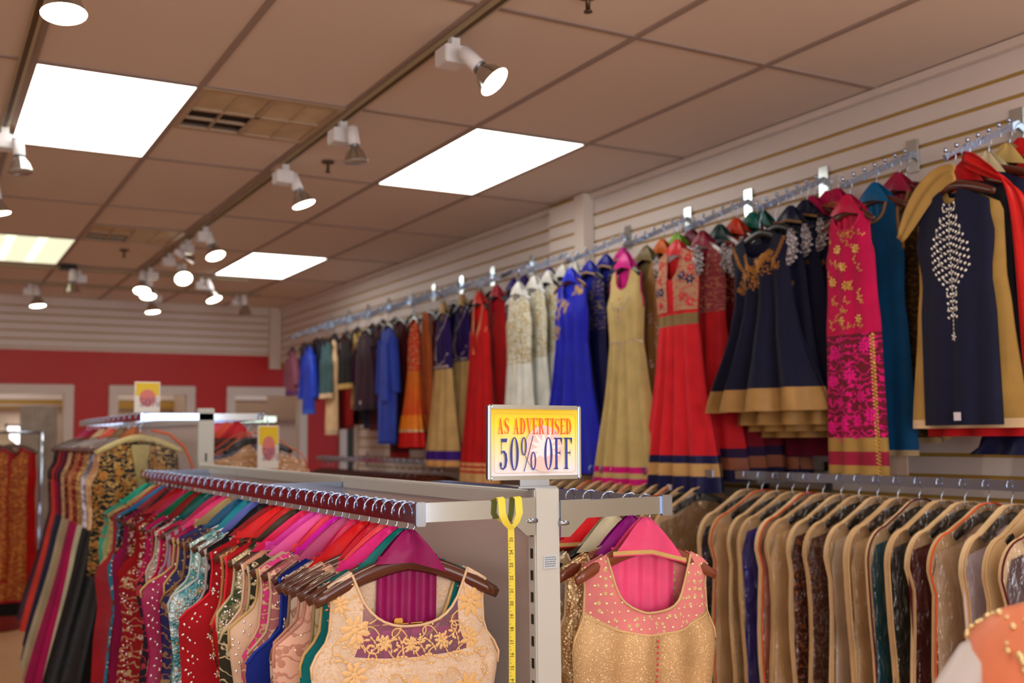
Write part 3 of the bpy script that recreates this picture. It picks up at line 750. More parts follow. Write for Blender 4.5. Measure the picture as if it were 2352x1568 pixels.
for i, (y, desc, kind, c1, c2, sc, sw, sk) in enumerate(front):
    rz = rnd.uniform(-.10, .06) if i else -.03
    ry = rnd.uniform(-.02, .02) if i else .02
    if 2 <= i <= 5: rz -= .06
    loc = (LX, y, RZ)
    end = 'the front left rail'
    if i: rz = rnd.uniform(-.2, .12)
    if 2 <= i <= 5: rz = -.10-.03*(i % 2)
    hanger('dark brown wooden hanger carrying the %s' % desc, loc, rz, .192 if i < 6 else .17, .07, WOOD, GRH, ry, bar=i < 3)
    near = i < 10
    cm = fab(c1, kind, c2, 1.0)
    hem = -1.05-.12*rnd.random()
    ch_ = [.198, .20, .19, .222, .212, .2, .248, .23, .21, .235, .24, .22, .21, .2, .2, .25, .225, .25, .22, .235, .21, .265][i] if i < 22 else rnd.uniform(.18, .235)
    sp = mkspec(sh=.172 if i < 6 else .183, nk=.112 if i else .117, nd=.108 if i == 0 else rnd.uniform(.07, .15), nb=.02, chest=ch_, waist=ch_-rnd.uniform(.01, .045), skew=rnd.uniform(-.03, .0) if i else 0, hem=hem, hemw=rnd.uniform(.21, .26), a1=.016, d1=.022, d2=.03, d0=.012, armz=rnd.uniform(-.15, -.25) if i > 1 else -.17, waistz=-.38, folds=rnd.choice((3, 4, 5)))
    gl = (LX, y, RZ-.128)
    parts = [('bodice', 0, -.42, cm), ('skirt', -.42, hem+.06, fab(sk, 'silk') if sk else cm), ('hem_band', hem+.06, hem, fab(c2, 'plain'))]
    trim = (fab(c2 if kind != 'plain' or i == 1 else tuple(min(255, int(v*1.15)+20) for v in c1), 'plain'), .0035 if i < 12 else .004)
    if i == 0:
        M_SH = bpy.data.materials.new('mauve_sheer_net'); M_SH.use_nodes = True; nt = M_SH.node_tree; b = nt.nodes['Principled BSDF']
        b.inputs['Base Color'].default_value = lin((150, 92, 112)); b.inputs['Alpha'].default_value = .55; b.inputs['Roughness'].default_value = .6
        cream = fab((222, 196, 172), 'lace', (226, 180, 124), 2.6, amt=.4)
        parts = [('bodice', -.165, -.42, cream), ('skirt', -.42, hem, cream)]
        sp['D'] = [(0, .012), (-.1, .02), (-.2, .04), (-.4, .035), (hem, .04)]; sp['fold'] = (3, .001, .012, 1.0)
        sp['nk'] = .122; sp['bend'] = .02
        trim = (fab((226, 190, 150), 'plain'), .0028)
    t = garment('sleeveless_dress', desc+' hanging on the front left rail', 'dress', gl, rz, sp, parts, GR1, 30 if near else 14, ry, trim=trim if i < 26 else None)
    if i == 0:
        for nm, a_, b_, mm in (('lace_strap', -1, -.62, cream), ('sheer_yoke', -.62, .62, M_SH), ('lace_strap', .62, 1, cream)):
            V, F = sheet(sp, 0, -.165, -1, 14, 0, 0, a_, b_); mesh(nm, V, F, mm, t)
        V, F = sheet(sp, 0, -.165, 1, 14); mesh('back_yoke', V, F, cream, t)
    scarf('%s scarf folded over the hanger of the %s' % (sw, ' '.join(desc.split()[:4])), loc, rz, fab(sc, 'silk'), .066 if i == 0 else rnd.uniform(.09, .13), .062 if i == 0 else rnd.uniform(.075, .095), .34 if i < 6 else .2, None, ry, GRS, -.052)
    if i == 0:
        E = []
        for (x, z, r_) in ((-.115, -.11, .03), (.13, -.07, .032), (.125, -.14, .022), (-.12, -.19, .026), (.0, -.245, .045), (-.12, -.27, .034), (.115, -.235, .034), (.05, -.33, .035), (-.06, -.34, .036), (.14, -.31, .03), (-.005, -.14, .014), (-.06, -.135, .016), (.06, -.14, .016), (-.145, -.06, .02), (0, -.42, .045), (-.12, -.4, .03), (.12, -.4, .03)):
            E += flower(x, z, r_, 8, x*9); E += flower(x, z, r_*.55, 6, x*5)
            for a in (0.4, 2.1, 3.6, 5.2): E += vine(x+r_*.9*math.cos(a), z+r_*.9*math.sin(a), a, .05, 12, .003, 3.5)
        for k in range(-5, 6):
            xx = k*.024; E += spray(xx, -.165+.0025*abs(k), PI/2+.3*math.sin(k), .035, 4, .006, .8)
        for k in range(70): E.append((rnd.uniform(-.17, .17), rnd.uniform(-.45, -.05), .003, .003, 0))
        applique(t, sp, E, mat('cream_cord_embroidery', (226, 180, 118), .42), 'cord_embroidery')
        applique(t, sp, [(rnd.uniform(-.17, .17), rnd.uniform(-.45, -.06), .0022, .0022, 0) for _ in range(150)], mat('gold_pearls', (245, 215, 165), .2, .4), 'pearl_beads')
        applique(t, sp, [(k*.0085, -.166-.004*math.cos(k*.9), .0045, .003, 0) for k in range(-18, 19)], mat('cream_cord_embroidery', (226, 180, 118), .42), 'yoke_cord')
    if i == 1:
        E = []
        for k in range(16):
            a = k/15; E += flower(-.15+.035*a+.05*a*a, -.03-.022*k, .011, 5, k)
            E += flower(.12-.02*a, -.02-.02*k, .010, 5, k)
        applique(t, sp, E, ROSEG, 'stud_trim')
    if i == 6:
        E = []
        for r_ in range(12):
            for q in range(-3, 4):
                E += flower(q*.055+(.027 if r_ % 2 else 0), -.03-r_*.05, .012, 7, r_+q)
        applique(t, sp, E, mat('silver_sprig', (206, 180, 168), .35, .5), 'flower_sprigs')
    if 6 < i < 34 and i % 3 != 1:
        E = []; w0 = sp['W']
        for q in range(46):
            z = -.04-.018*q+rnd.uniform(-.006, .006); xx = -interp(w0, z)*rnd.uniform(.86, .97)+sp.get('skew', 0)*(-z); E += [(xx, z, .0045, .0028, rnd.uniform(0, 3)), (xx+.012, z-.008, .0026, .0026, 0)]
        for q in range(40): E += flower(-rnd.uniform(.05, .19), -rnd.uniform(.05, .8), .010, 5, q)
        applique(t, sp, E, [SILVER, ROSEG, mat('matte_gold_thread', (196, 160, 100), .45, .4)][i % 3 if i % 3 < 3 else 0], 'bead_border')
    if i in (2, 3, 4, 5, 7, 10, 12, 17, 18, 24, 29):
        applique(t, sp, [(-rnd.uniform(.02, .19), rnd.uniform(-.6, -.01), .003, .003, 0) for _ in range(170)], PEARL if i < 6 else SILVER, 'pearl_beads')
# magenta trousers clipped inside the first dress
t = empty('folded_trousers', (LX, 1.965, RZ-.245)); tag(t, 'magenta trousers clipped to the gold bar inside the cream lace dress', 'trousers')
V = []; F = []
for k in range(9):
    for i in range(15):
        uu = -1+2*i/14; V.append((uu*.12+.01, .0015+.004*math.sin(uu*8), -.002-.5*k/8))
for k in range(8):
    for i in range(14): a = k*15+i; F.append((a, a+1, a+16, a+15))
mesh('leg_panel', V, F, fab((206, 20, 150), 'silk'), t)
box('waistband', -.11, .13, -.001, .006, -.012, .0, fab((206, 20, 150), 'silk'), t, .002)

# ================================================================== FRONT RIGHT RAIL
rl = [
 (1.975, 'gold shimmer dress with pink yoke', (240, 80, 130), 'rose pink', WOOD2),
 (2.035, 'gold sequin dress with cream straps', (150, 16, 130), 'purple', WOOD2),
 (2.120, 'champagne dress with silver discs', (226, 216, 180), 'cream satin', BLACKP),
 (2.200, 'cream and bronze print dress', (230, 30, 40), 'red and gold', WOOD2),
 (2.280, 'scarlet sequin dress', (236, 50, 140), 'bright pink', WOOD2),
 (2.370, 'red brocade dress', (200, 16, 34), 'dark scarlet', WOOD2)]
cloths = [fab((206, 168, 120), 'shimmer', (250, 222, 170)), fab((196, 150, 100), 'sequin', (230, 200, 150)), fab((200, 176, 140), 'sequin', (226, 214, 190), .6), fab((196, 170, 130), 'floral', (150, 100, 70)), fab((206, 20, 30), 'sequin', (236, 70, 60)), fab((180, 16, 30), 'brocade', (205, 120, 60))]
for i, (y, desc, sc, sw, hm) in enumerate(rl):
    rz = (-.02, -.16, -.14, -.12, -.08, -.05)[i]; ry = (.03, .0, -.03, .02, 0, 0)[i]
    x = RXX+(.04 if i == 0 else -.005*i)
    z = RZ-.006
    hanger(('black plastic' if hm is BLACKP else 'red brown wooden')+' hanger carrying the %s' % desc, (RXX, y, z), rz, .19, .07, hm, 'hangers on the front right rail', ry)
    hem = -1.1
    sp = mkspec(sh=.178, nk=.118, nd=.13, nb=.03, chest=.195, waist=.18, hem=hem, hemw=.24, a0=.002, a1=.014, d1=.045, d2=.04, d0=.013, armz=-.19, waistz=-.37, folds=3)
    m = cloths[i]
    if i == 0:
        M_PY = fab((222, 130, 130), 'dots', (214, 180, 130), 2.6)
        parts = [('pink_yoke', 0, -.175, M_PY), ('bodice', -.175, -.45, m), ('skirt', -.45, hem, m)]
        trim = (fab((216, 180, 130), 'plain'), .003)
        sp['fold'] = (4, .005, .018, .5); sp['bend'] = .055
    else:
        parts = [('bodice', 0, -.42, m), ('skirt', -.42, hem, m)]; trim = (fab((222, 190, 150), 'plain'), .003)
    t = garment('sleeveless_dress', desc+' on the right hand chrome rail', 'dress', (RXX, y, z-.128), rz, sp, parts, 'dresses on the front right rail', 30 if i < 3 else 16, ry, trim=trim)
    bd = fab((214, 176, 110), 'plain') if i in (0, 3) else None
    scarf('%s scarf folded over the hanger of the %s' % (sw, ' '.join(desc.split()[:3])), (RXX, y, z), rz, fab(sc, 'silk'), .09, .082, .3, bd, ry, 'folded scarves on the front right rail', -.05)
    if i == 0:
        E = [(0, -.19-.0125*k, .0045, .0032, 0) for k in range(30)]
        applique(t, sp, E, mat('pink_button', (214, 60, 80), .4), 'button_row')
        E = []
        for ix in range(-8, 9):
            for iz in range(9):
                x_ = ix*.022+(iz % 2)*.011; z_ = -.01-.019*iz
                if abs(x_) > .118 or z_ < -.13*math.sqrt(max(0, 1-(x_/.118)**2)): E.append((x_, z_, .0032, .0032, 0))
        applique(t, sp, [e for e in E if e[1] > -.17+.055*(e[0]/.18)**2], mat('gold_pearls', (245, 215, 165), .2, .4), 'gold_studs')
        applique(t, sp, [(k*.006, -.176+.055*(k*.006/.19)**2, .0045, .0028, 0) for k in range(-30, 31)], fab((222, 186, 130), 'plain'), 'yoke_seam')
    if i == 2:
        E = [(-.13, -.09, .02, .02, 0), (-.12, -.20, .026, .026, 0), (-.06, -.19, .02, .02, 0), (-.14, -.33, .02, .02, 0)]
        applique(t, sp, E, mat('silver_disc', (205, 198, 205), .3, .6), 'silver_disc')
        applique(t, sp, [(rnd.uniform(-.17, .0), rnd.uniform(-.5, -.02), .003, .003, 0) for _ in range(160)], SILVER, 'beads')
    if i == 1: applique(t, sp, [(rnd.uniform(-.18, .0), rnd.uniform(-.5, -.02), .0032, .0032, 0) for _ in range(200)], mat('gold_pearls', (245, 215, 165), .2, .4), 'beads')

# ================================================================== TAPE MEASURE
tp = empty('tape_measure', (1.04, GY0-.010, RZ)); tag(tp, 'yellow tape measure looped over the chrome arm and hanging down', 'tape measure')
M_TAPE = mat('yellow_tape', (232, 214, 70), .4)
hw = .0075
V = []; F = []; path = []
for k in range(30): path.append((0.020+.0008*math.sin(k*.5), -.002, -.052-k*.038))
for i, (x, y, z) in enumerate(path): V += [(x-hw, y, z), (x+hw, y, z)]
for i in range(len(path)-1): F.append((2*i, 2*i+1, 2*i+3, 2*i+2))
mesh('hanging_strip', V, F, M_TAPE, tp)
for sx, dx in ((-.003, 0), (.036, 1)):
    loop = [(.020, -.003, -.056), (sx*.6+.008, -.006, -.044), (sx, -.008, -.026), (sx, -.004, .004), (sx+.001, .006, .0075), (sx+.003, .022, .006), (sx+.003, .028, -.01), (sx+.002, .028, -.03), (.019, .024, -.044)]
    V = []; F = []
    for i, (x, y, z) in enumerate(loop): V += [(x-hw, y, z-.001), (x+hw, y-.002, z+.001)]
    for i in range(len(loop)-1): F.append((2*i, 2*i+1, 2*i+3, 2*i+2))
    mesh('loop', V, F, M_TAPE, tp)
M_INK = mat('black_ink', (30, 30, 26), .6)
def textmesh(s, size):
    cu = bpy.data.curves.new('numeral', 'FONT'); cu.body = s; cu.size = size; cu.align_x = 'CENTER'; cu.align_y = 'CENTER'
    o = bpy.data.objects.new('numeral', cu); C.objects.link(o); bpy.context.view_layer.update()
    me = bpy.data.meshes.new_from_object(o.evaluated_get(bpy.context.evaluated_depsgraph_get()))
    bpy.data.objects.remove(o); me.materials.clear(); me.materials.append(M_INK); return me
for k, n in enumerate(range(25, -6, -1)):
    z = -.078-.0254*k
    if n > 0:
        o = obj('numeral', textmesh(str(n), .0098), tp); o.location = (.020, -.0035, z); o.rotation_euler = (PI/2, -PI/2, 0)
bm = bmesh.new()
for k in range(0, 31*4):
    z = -.080-.00635*k; L = .005 if k % 4 == 2 else .0028
    boxbm(bm, .0205-hw*.98, .0205-hw+L, -.0034, -.003, z-.0003, z+.0003)
o = obj('tick_marks', bm, tp, M_INK); o['kind'] = 'stuff'

# ================================================================== WALL ARMS AND THEIR CLOTHES
AY = [2.34, 2.795, 3.265, 3.741, 4.19, 4.713, 5.24, 5.76, 6.28, 6.75, 7.22, 7.66, 8.10, 8.56, 9.02, 9.5]
AZ0, AZ1, AL = 1.6+1.085, 1.6+.912, .395
ordn = ['nearest', 'second', 'third', 'fourth', 'fifth', 'sixth', 'seventh', 'eighth', 'ninth', 'tenth', 'eleventh', 'twelfth', 'thirteenth', 'fourteenth', 'fifteenth', 'farthest']
ballm = None
for k, y in enumerate(AY):
    t = empty('slanting_rail', (XW, y, AZ0)); tag(t, '%s slanting chrome display arm with ball stops on the upper right wall' % ordn[k], 'display arm', 'slanting chrome arms on the slatwall')
    box('wall_plate', -.006, .0, -.028, .028, -.075, .055, mat('bright_plate', (214, 224, 226), .22, .9), t, .002)
    dz = AZ1-AZ0
    V, F = tube_geo([(0, 0, 0), (-AL, 0, dz)], 1, 4); 
    bm = bmesh.new(); boxbm(bm, 0, math.hypot(AL, dz), -.006, .006, -.012, .012)
    a = obj('arm', bm, t, CHROME); a.rotation_euler = (0, math.atan2(dz, AL)*-1+PI, 0); a.rotation_euler = (0, PI+math.atan2(dz, AL), 0) if 0 else (0, 0, 0)
    ang = math.atan2(-dz, AL)
    a.matrix_local = Matrix.Rotation(PI, 4, 'Z') @ Matrix.Rotation(ang, 4, 'Y')
    if ballm is None:
        vs, fs = lathe_geo([(.0005, .009), (.006, .0065), (.0085, 0), (.006, -.0065), (.003, -.008), (.0025, -.014)], 10)
        ballm = bpy.data.meshes.new('ball_stop'); ballm.from_pydata(vs, [], fs); ballm.update(); smooth(ballm); ballm.materials.append(CHROME)
    for q in range(7):
        s = .12+.145*q; b = obj('ball_stop', ballm, t); b.location = (-AL*s, 0, dz*s+.026)
def armpt(k, s):
    """hook point on arm k at fraction s of its length"""
    return (XW-AL*s, AY[k], AZ0+(AZ1-AZ0)*s+.012)
RZW = -PI/2
WG = 'clothes on the upper wall arms'
def wallset(k, s, name, desc, cat, sp, parts, hm=WOOD, hw=.15, sc=None, sw='', nu=22, sleeves=None, trim=None, hdesc=None, dy=0, rz=0, border=None, dz=0, sc_w=.07):
    s = max(s, .30); p = armpt(k, s); p = (p[0], p[1]+dy, p[2])
    h = {WOOD: 'dark wooden', BLACKP: 'black plastic', CLEARP: 'white plastic', WOOD2: 'red brown wooden'}[hm]
    hanger('%s hanger of the %s' % (h, desc), p, RZW+rz, hw, .055, hm, 'hangers on the upper wall arms')
    t = garment(name, desc, cat, (p[0], p[1], p[2]-.128+dz), RZW+rz, sp, parts, WG, nu, sleeves=sleeves, trim=trim)
    if sc: scarf('%s scarf over the hanger of the %s' % (sw, ' '.join(desc.split()[:8])), p, RZW+rz, fab(sc, 'silk'), sc_w, .07, .15, border, 0, 'scarves on the upper wall arms', -.05)
    return t
G_DULL = (170, 128, 70)
# ---- arm 0: navy kurta with silver embroidery, more behind
sp = mkspec(sh=.15, nk=.035, nd=.05, nb=.01, chest=.155, waist=.135, hem=-.79, hemw=.15, a1=.008, d1=.03, d2=.03, armz=-.17, waistz=-.3)
navy = fab((16, 18, 46), 'plain')
t = wallset(0, .93, 'long_tunic', 'navy tunic with silver stone embroidery down the front', 'tunic', sp, [('body', 0, -.79, navy)], WOOD, .17, nu=26)
E = []
for q in range(18):
    z = -.03-.024*q; wdt = .012+.05*math.exp(-((q-7.5)/4.2)**2)
    for sgn in (-1, 1):
        n = int(wdt/.011)+1
        for j in range(n): E.append((sgn*(.008+j*.012), z-.006*j+.01, .006, .0042, sgn*.9))
        if q % 2 == 0: E += vine(sgn*.006, z, sgn*.3+(PI if sgn < 0 else 0), wdt+.01, 8, .0032, sgn*2.0)
E += [(0, -.03-.013*q, .0025, .006, 0) for q in range(36)]+flower(0, -.50, .015, 5)
applique(t, sp, E, SILVER, 'silver_embroidery')
box('price_tag', .0, .026, -.045, -.043, -.775, -.748, mat('paper_tag', (214, 206, 214), .6), t)
# gold side drape pieces and shawl of the same set
goldf = fab((176, 138, 74), 'silk')
p = armpt(0, .86)
sp2 = mkspec(sh=.165, nk=.03, nd=.03, nb=.01, chest=.17, waist=.17, hem=-.80, hemw=.225, a1=.006, d1=.022, d2=.02, armz=-.1, waistz=-.3, skew=0)
garment('side_drape', 'gold net tunic with cream border behind the navy tunic', 'tunic', (p[0], p[1], p[2]-.14), RZW, sp2, [('body', 0, -.77, goldf), ('hem_band', -.77, -.80, fab((222, 190, 150), 'plain'))], WG, 18)
def drape(label, pts, widths, m, thick=.006, name='scarf', cat='scarf', border=None):
    """cloth band through world points with a width direction per point"""
    t = empty(name, pts[0]); tag(t, label, cat)
    o0 = Vector(pts[0]); V = []; F = []; n = 8
    for i, p in enumerate(pts):
        p = Vector(p)-o0; wd_ = Vector(widths[i])
        nrm = Vector((-1, 0, .3)).normalized()
        for k in range(n+1):
            uu = -1+2*k/n; V.append(p+wd_*uu+nrm*(thick*math.cos(uu*5+i*.7)))
    for i in range(len(pts)-1):
        for k in range(n): a = i*(n+1)+k; F.append((a, a+1, a+n+2, a+n+1))
    me = mesh('cloth', V, F, m, t)
    md = me.modifiers.new('sub', 'SUBSURF'); md.levels = 1; md.render_levels = 2
    md = me.modifiers.new('sol', 'SOLIDIFY'); md.thickness = .003
    return t
x_, y_, z_ = armpt(0, .93)
drape('gold silk shawl twisted round the hook of the navy tunic', [(x_-.01, y_-.02, z_-.075), (x_-.012, y_+.03, z_-.075), (x_-.02, y_+.09, z_-.115), (x_-.03, y_+.15, z_-.19), (x_-.03, y_+.20, z_-.27)], [(0, .0, .03), (.0, .01, .035), (0, .015, .04), (0, .02, .035), (0, .012, .012)], goldf)
for j, (s, desc, c, sc, sw, c2) in enumerate(((.74, 'black tunic with red side panels', (16, 14, 22), RED, 'red', RED), (.56, 'navy tunic edged in scarlet', (20, 22, 50), (206, 190, 150), 'cream', RED), (.38, 'dark red tunic with cream hem', (150, 8, 12), (196, 166, 100), 'gold', (214, 180, 160)), (.2, 'black stone dotted tunic nearest the wall plate', (20, 18, 34), RED, 'poppy red', (120, 20, 20)))):
    sp = mkspec(sh=.155, nk=.05, nd=.05, nb=.01, chest=.16, waist=.16, hem=-.86-.02*j, hemw=.20, a1=.012, d1=.025, d2=.03, armz=-.17)
    wallset(0, s, 'long_tunic', desc, 'tunic', sp, [('body', 0, sp['hem']+.04, fab(c, 'plain' if j < 3 else 'dots', (150, 140, 150))), ('hem_band', sp['hem']+.04, sp['hem'], fab(c2, 'plain'))], WOOD, .17, sc, sw, 18, dy=-.03*j)
drape('red scarf with cream edge thrown over the hooks of the black tunics', [(x_+.05, y_-.01, z_-.02), (x_+.04, y_-.07, z_-.05), (x_+.03, y_-.13, z_-.09), (x_+.02, y_-.20, z_-.13), (x_+.02, y_-.235, z_-.22), (x_+.02, y_-.25, z_-.5), (x_+.02, y_-.27, z_-.8)], [(0, .0, .03), (0, .0, .035), (0, .02, .035), (0, .03, .03), (0, .035, .01), (0, .045, 0), (0, .06, 0)], fab((206, 20, 16), 'silk'))
sp = mkspec(sh=.15, nk=.05, nd=.05, nb=.01, chest=.17, waist=.2, hem=-.2, hemw=.26, a1=.02, d1=.03, d2=.04, armz=-.05, waistz=-.1)
garment('red_petticoat', 'scarlet frill showing below the navy tunic', 'skirt', (XW-.30, 2.24, 1.78), RZW, sp, [('body', 0, -.16, fab((196, 10, 12), 'silk'))], None, 16)
garment('navy_skirt', 'navy skirt hem hanging below the scarlet frill', 'skirt', (XW-.25, 2.15, 1.72), RZW, sp, [('body', 0, -.2, fab((14, 20, 60), 'silk'))], None, 16)
# ---- arm 1: pink lace
sp = mkspec(sh=.105, nk=.068, nd=.06, nb=.02, chest=.115, waist=.12, hem=-.98, hemw=.145, a1=.008, d1=.03, d2=.03, armz=-.16, waistz=-.3)
pk = fab((196, 10, 78), 'plain'); lace = fab((112, 20, 44), 'lace', (222, 16, 120), 1.0, amt=.62); net = fab((178, 140, 74), 'stripes', (150, 116, 60), 3)
t = wallset(1, .93, 'lace_dress', 'magenta lace dress with gold sprigs and gold hem bands', 'dress', sp, [('bodice', 0, -.45, pk), ('lace_skirt', -.45, -.83, lace), ('gold_band', -.83, -.88, net), ('sheer_band', -.88, -.93, fab((150, 30, 60), 'silk')), ('gold_band', -.93, -.98, net)], WOOD, .13, (200, 16, 70), 'cerise', 26, trim=(fab((214, 40, 90), 'plain'), .003))
E = []
for q in range(34):
    x = rnd.uniform(-.09, .09); z = -.06-.38*rnd.random(); E += spray(x, z, rnd.uniform(.6, 2.4), .03, 3, .0052, 1.0)
for (x, z) in ((-.04, -.13), (.05, -.14), (-.07, -.25), (.0, -.27), (.05, -.40), (-.03, -.40), (-.01, -.2)): E += flower(x, z, .02, 7)
applique(t, sp, E, GOLDM, 'gold_sprigs')
E = []
for (x, z) in ((-.07, -.52), (.0, -.60), (.07, -.50), (-.05, -.70), (.05, -.68), (-.09, -.62), (.09, -.75), (-.03, -.78), (.03, -.77), (-.1, -.79)):
    E += flower(x, z, .026, 8); E += vine(x+.02, z-.02, -1.2, .07, 10, .005, 3)
applique(t, sp, E, fab((226, 20, 130), 'plain'), 'lace_flowers')
E = [(.104+.0003*q, -.46-.013*q, .006, .006, 0) for q in range(40)]+[(.094+.0003*q, -.466-.013*q, .004, .004, 0) for q in range(40)]
applique(t, sp, E, GOLDM, 'gold_side_band')
for j, (s, desc, c, kind, c2, sc, sw, w_) in enumerate(((.62, 'peacock blue tunic with gold neck border', (0, 70, 116), 'plain', (150, 110, 60), (0, 96, 150), 'peacock blue', .12), (.36, 'dark bronze brocade tunic', (70, 50, 26), 'brocade', (120, 90, 40), (170, 30, 70), 'pink and silver', .13), (.18, 'deep wine tunic at the second arm wall plate', (96, 6, 34), 'plain', (150, 60, 60), None, '', .12))):
    sp = mkspec(sh=.11, nk=.06, nd=.08, nb=.02, chest=.125, waist=.115, hem=-.95, hemw=.15, a1=.01, d1=.025, d2=.03, armz=-.18)
    wallset(1, s, 'long_tunic', desc, 'tunic', sp, [('body', 0, -.93, fab(c, kind, c2)), ('hem_band', -.93, -.95, fab((176, 150, 110), 'plain'))], WOOD, .15, sc, sw, 18, dy=-.02-.02*j, trim=(fab((150, 108, 60), 'plain'), .006))
t = empty('pleated_panel', (XW-.24, 2.72, 2.0)); tag(t, 'cream finely pleated panel hanging in front of the peacock blue tunic', 'scarf')
V = []; F = []
for k in range(8):
    for i in range(17):
        uu = -1+2*i/16; V.append((-.004*math.sin(i*PI), uu*(.032+.01*k/7)*min(1, .15+k*.5), .06-.62*k/7)); V[-1] = (-.004*(i % 2), V[-1][1], V[-1][2])
for k in range(7):
    for i in range(16): a = k*17+i; F.append((a, a+1, a+18, a+17))
mesh('pleats', V, F, fab((196, 170, 150), 'plain'), t, False)
# ---- arm 2: navy child's dress with gold appliqué
sp = mkspec(sh=.185, nk=.09, nd=.09, nb=.03, chest=.16, waist=.17, hem=-.72, hemw=.34, a0=.002, a1=.05, d1=.04, d2=.10, armz=-.12, waistz=-.26, folds=4, slope=.35, ph=1.2)
t = wallset(2, .95, 'flared_dress', 'navy flared dress with gold applique and broad gold hem', 'dress', sp, [('bodice', 0, -.26, navy), ('skirt', -.26, -.63, navy), ('gold_hem', -.63, -.72, fab(G_DULL, 'silk'))], BLACKP, .14, nu=34)
E = []
for q in range(15):
    a = q/14; x = -.07+.15*a; z = -.10-.045*math.sin(a*PI); E += flower(x*.95, z-.01+.07*abs(a-.5), .011, 6, q)
for q in range(34):
    a = q/33; E += flower(.10-.2*a+rnd.uniform(-.02, .02), -.11-.11*a+.05*math.sin(a*PI)+rnd.uniform(-.03, .03)*(1.2-a), .014, 6, q)
for q in range(14): E += spray(.09-.16*q/14, -.12-.1*q/14, rnd.uniform(0, 6), .04, 4, .006, 1)
for q in range(10): E += flower(-.16+.01*q, -.03-.012*q, .012, 5, q)+flower(.15-.006*q, -.02-.014*q, .012, 5, q)
applique(t, sp, E, ROSEG if 0 else mat('antique_gold', (176, 120, 58), .38, .9), 'gold_applique')
whites = fab((112, 104, 108), 'lace', (214, 208, 214), 1.6, amt=.7)
def puff(parent, x, z, m, r_=.05):
    """crumpled net cap sleeve folded out beside the armhole"""
    V = []; F = []; sg_ = math.copysign(1, x); n = 16
    for k in range(5):
        q = k/4
        for j in range(n+1):
            a = math.radians(75-165*j/n); rr = .018+r_*1.15*q*(1+.10*math.sin(j*2.3))
            V.append((x-sg_*.015+sg_*rr*math.cos(a)*.75, -.012*(1-q)+.009*q*(1 if j % 2 else -1), z-.02+rr*math.sin(a)))
    for k in range(4):
        for j in range(n): a = k*(n+1)+j; F.append((a, a+1, a+n+2, a+n+1))
    return mesh('net_sleeve', V, F, m, parent)
for sx in (-.17, .17): puff(t, sx, -.05, whites)
for j, (s, desc, sc, sw) in enumerate(((.80, 'second navy flared dress with gold hem', None, ''), (.66, 'third navy flared dress, its gold hem lower', (24, 30, 60), 'navy and gold'), (.52, 'navy flared dress farthest back on its arm', (20, 26, 56), 'dark navy'))):
    hm_ = -.80-.05*j
    sp = mkspec(sh=.17, nk=.08, nd=.08, nb=.03, chest=.15, waist=.17, hem=hm_, hemw=.27+.01*j, a0=.002, a1=.03, d1=.04, d2=.07, armz=-.12, waistz=-.26, folds=4, slope=.35)
    t = wallset(2, s, 'flared_dress', desc, 'dress', sp, [('bodice', 0, -.26, navy), ('skirt', -.26, hm_+.09, navy), ('gold_hem', hm_+.09, hm_, fab(G_DULL, 'silk'))], BLACKP, .14, sc, sw, 24, dy=-.03-.03*j, dz=0.0, border=fab((150, 110, 60), 'plain') if sc else None)
    for sx in (.16,): puff(t, sx, -.05, whites, .045)
    E = []
    for q in range(12): E += flower(.02+rnd.uniform(-.03, .1), -.16-.1*rnd.random(), .013, 6, q)
    applique(t, sp, E, mat('antique_gold', (176, 120, 58), .38, .9), 'gold_applique')
for j, (s, sw) in enumerate(((.38, 'magenta'), (.26, 'cerise and gold'), (.14, 'wine pink'))):
    sp = mkspec(sh=.14, nk=.07, nd=.08, nb=.02, chest=.16, waist=.15, hem=-1.0, hemw=.22, a1=.014, d1=.025, d2=.03)
    wallset(2, s, 'long_tunic', ['dark maroon tunic behind the navy dresses', 'wine red tunic with gold shoulders', 'maroon tunic close to the wall, third arm'][j], 'tunic', sp, [('body', 0, -1.0, fab((96, 4, 36), 'plain'))], WOOD, .16, (190, 16, 80), sw, 16, dy=-.08-.05*j, border=fab((170, 110, 60), 'plain') if j else None)
# ---- arm 3: coral dress with embroidered vest
sp = mkspec(sh=.145, nk=.055, nd=.14, nb=.02, chest=.15, waist=.135, hem=-1.09, hemw=.285, a0=.002, a1=.022, d1=.045, d2=.07, armz=-.15, waistz=-.33, folds=5, slope=.4, ph=.6)
coral = fab((222, 34, 46), 'plain'); nvy = fab((22, 24, 76), 'silk')
t = wallset(3, .95, 'vest_dress', 'coral flared dress with embroidered bolero and navy hem', 'dress', sp, [('bodice', 0, -.30, coral), ('waist_band', -.30, -.35, fab((150, 126, 84), 'stripes', (130, 106, 66), 4)), ('skirt', -.35, -.93, coral), ('navy_band', -.93, -.965, nvy), ('gold_band', -.965, -1.02, fab((206, 160, 100), 'silk')), ('navy_hem', -1.02, -1.09, nvy)], CLEARP, .14, (230, 40, 50), 'coral red', 34, dy=.07, dz=.03)
vest = fab((196, 150, 116), 'floral', (206, 90, 84), .8)
for sgn in (-1, 1):
    spv = dict(sp); g = sheet(spv, 0, -.285, -1, 12, .004, 0, *((-1, -.14) if sgn < 0 else (.14, 1)))
    V = [Vector(v) for v in g[0]]
    mesh('bolero_front', V, g[1], vest, t)
E = []; E2 = []; E3 = []
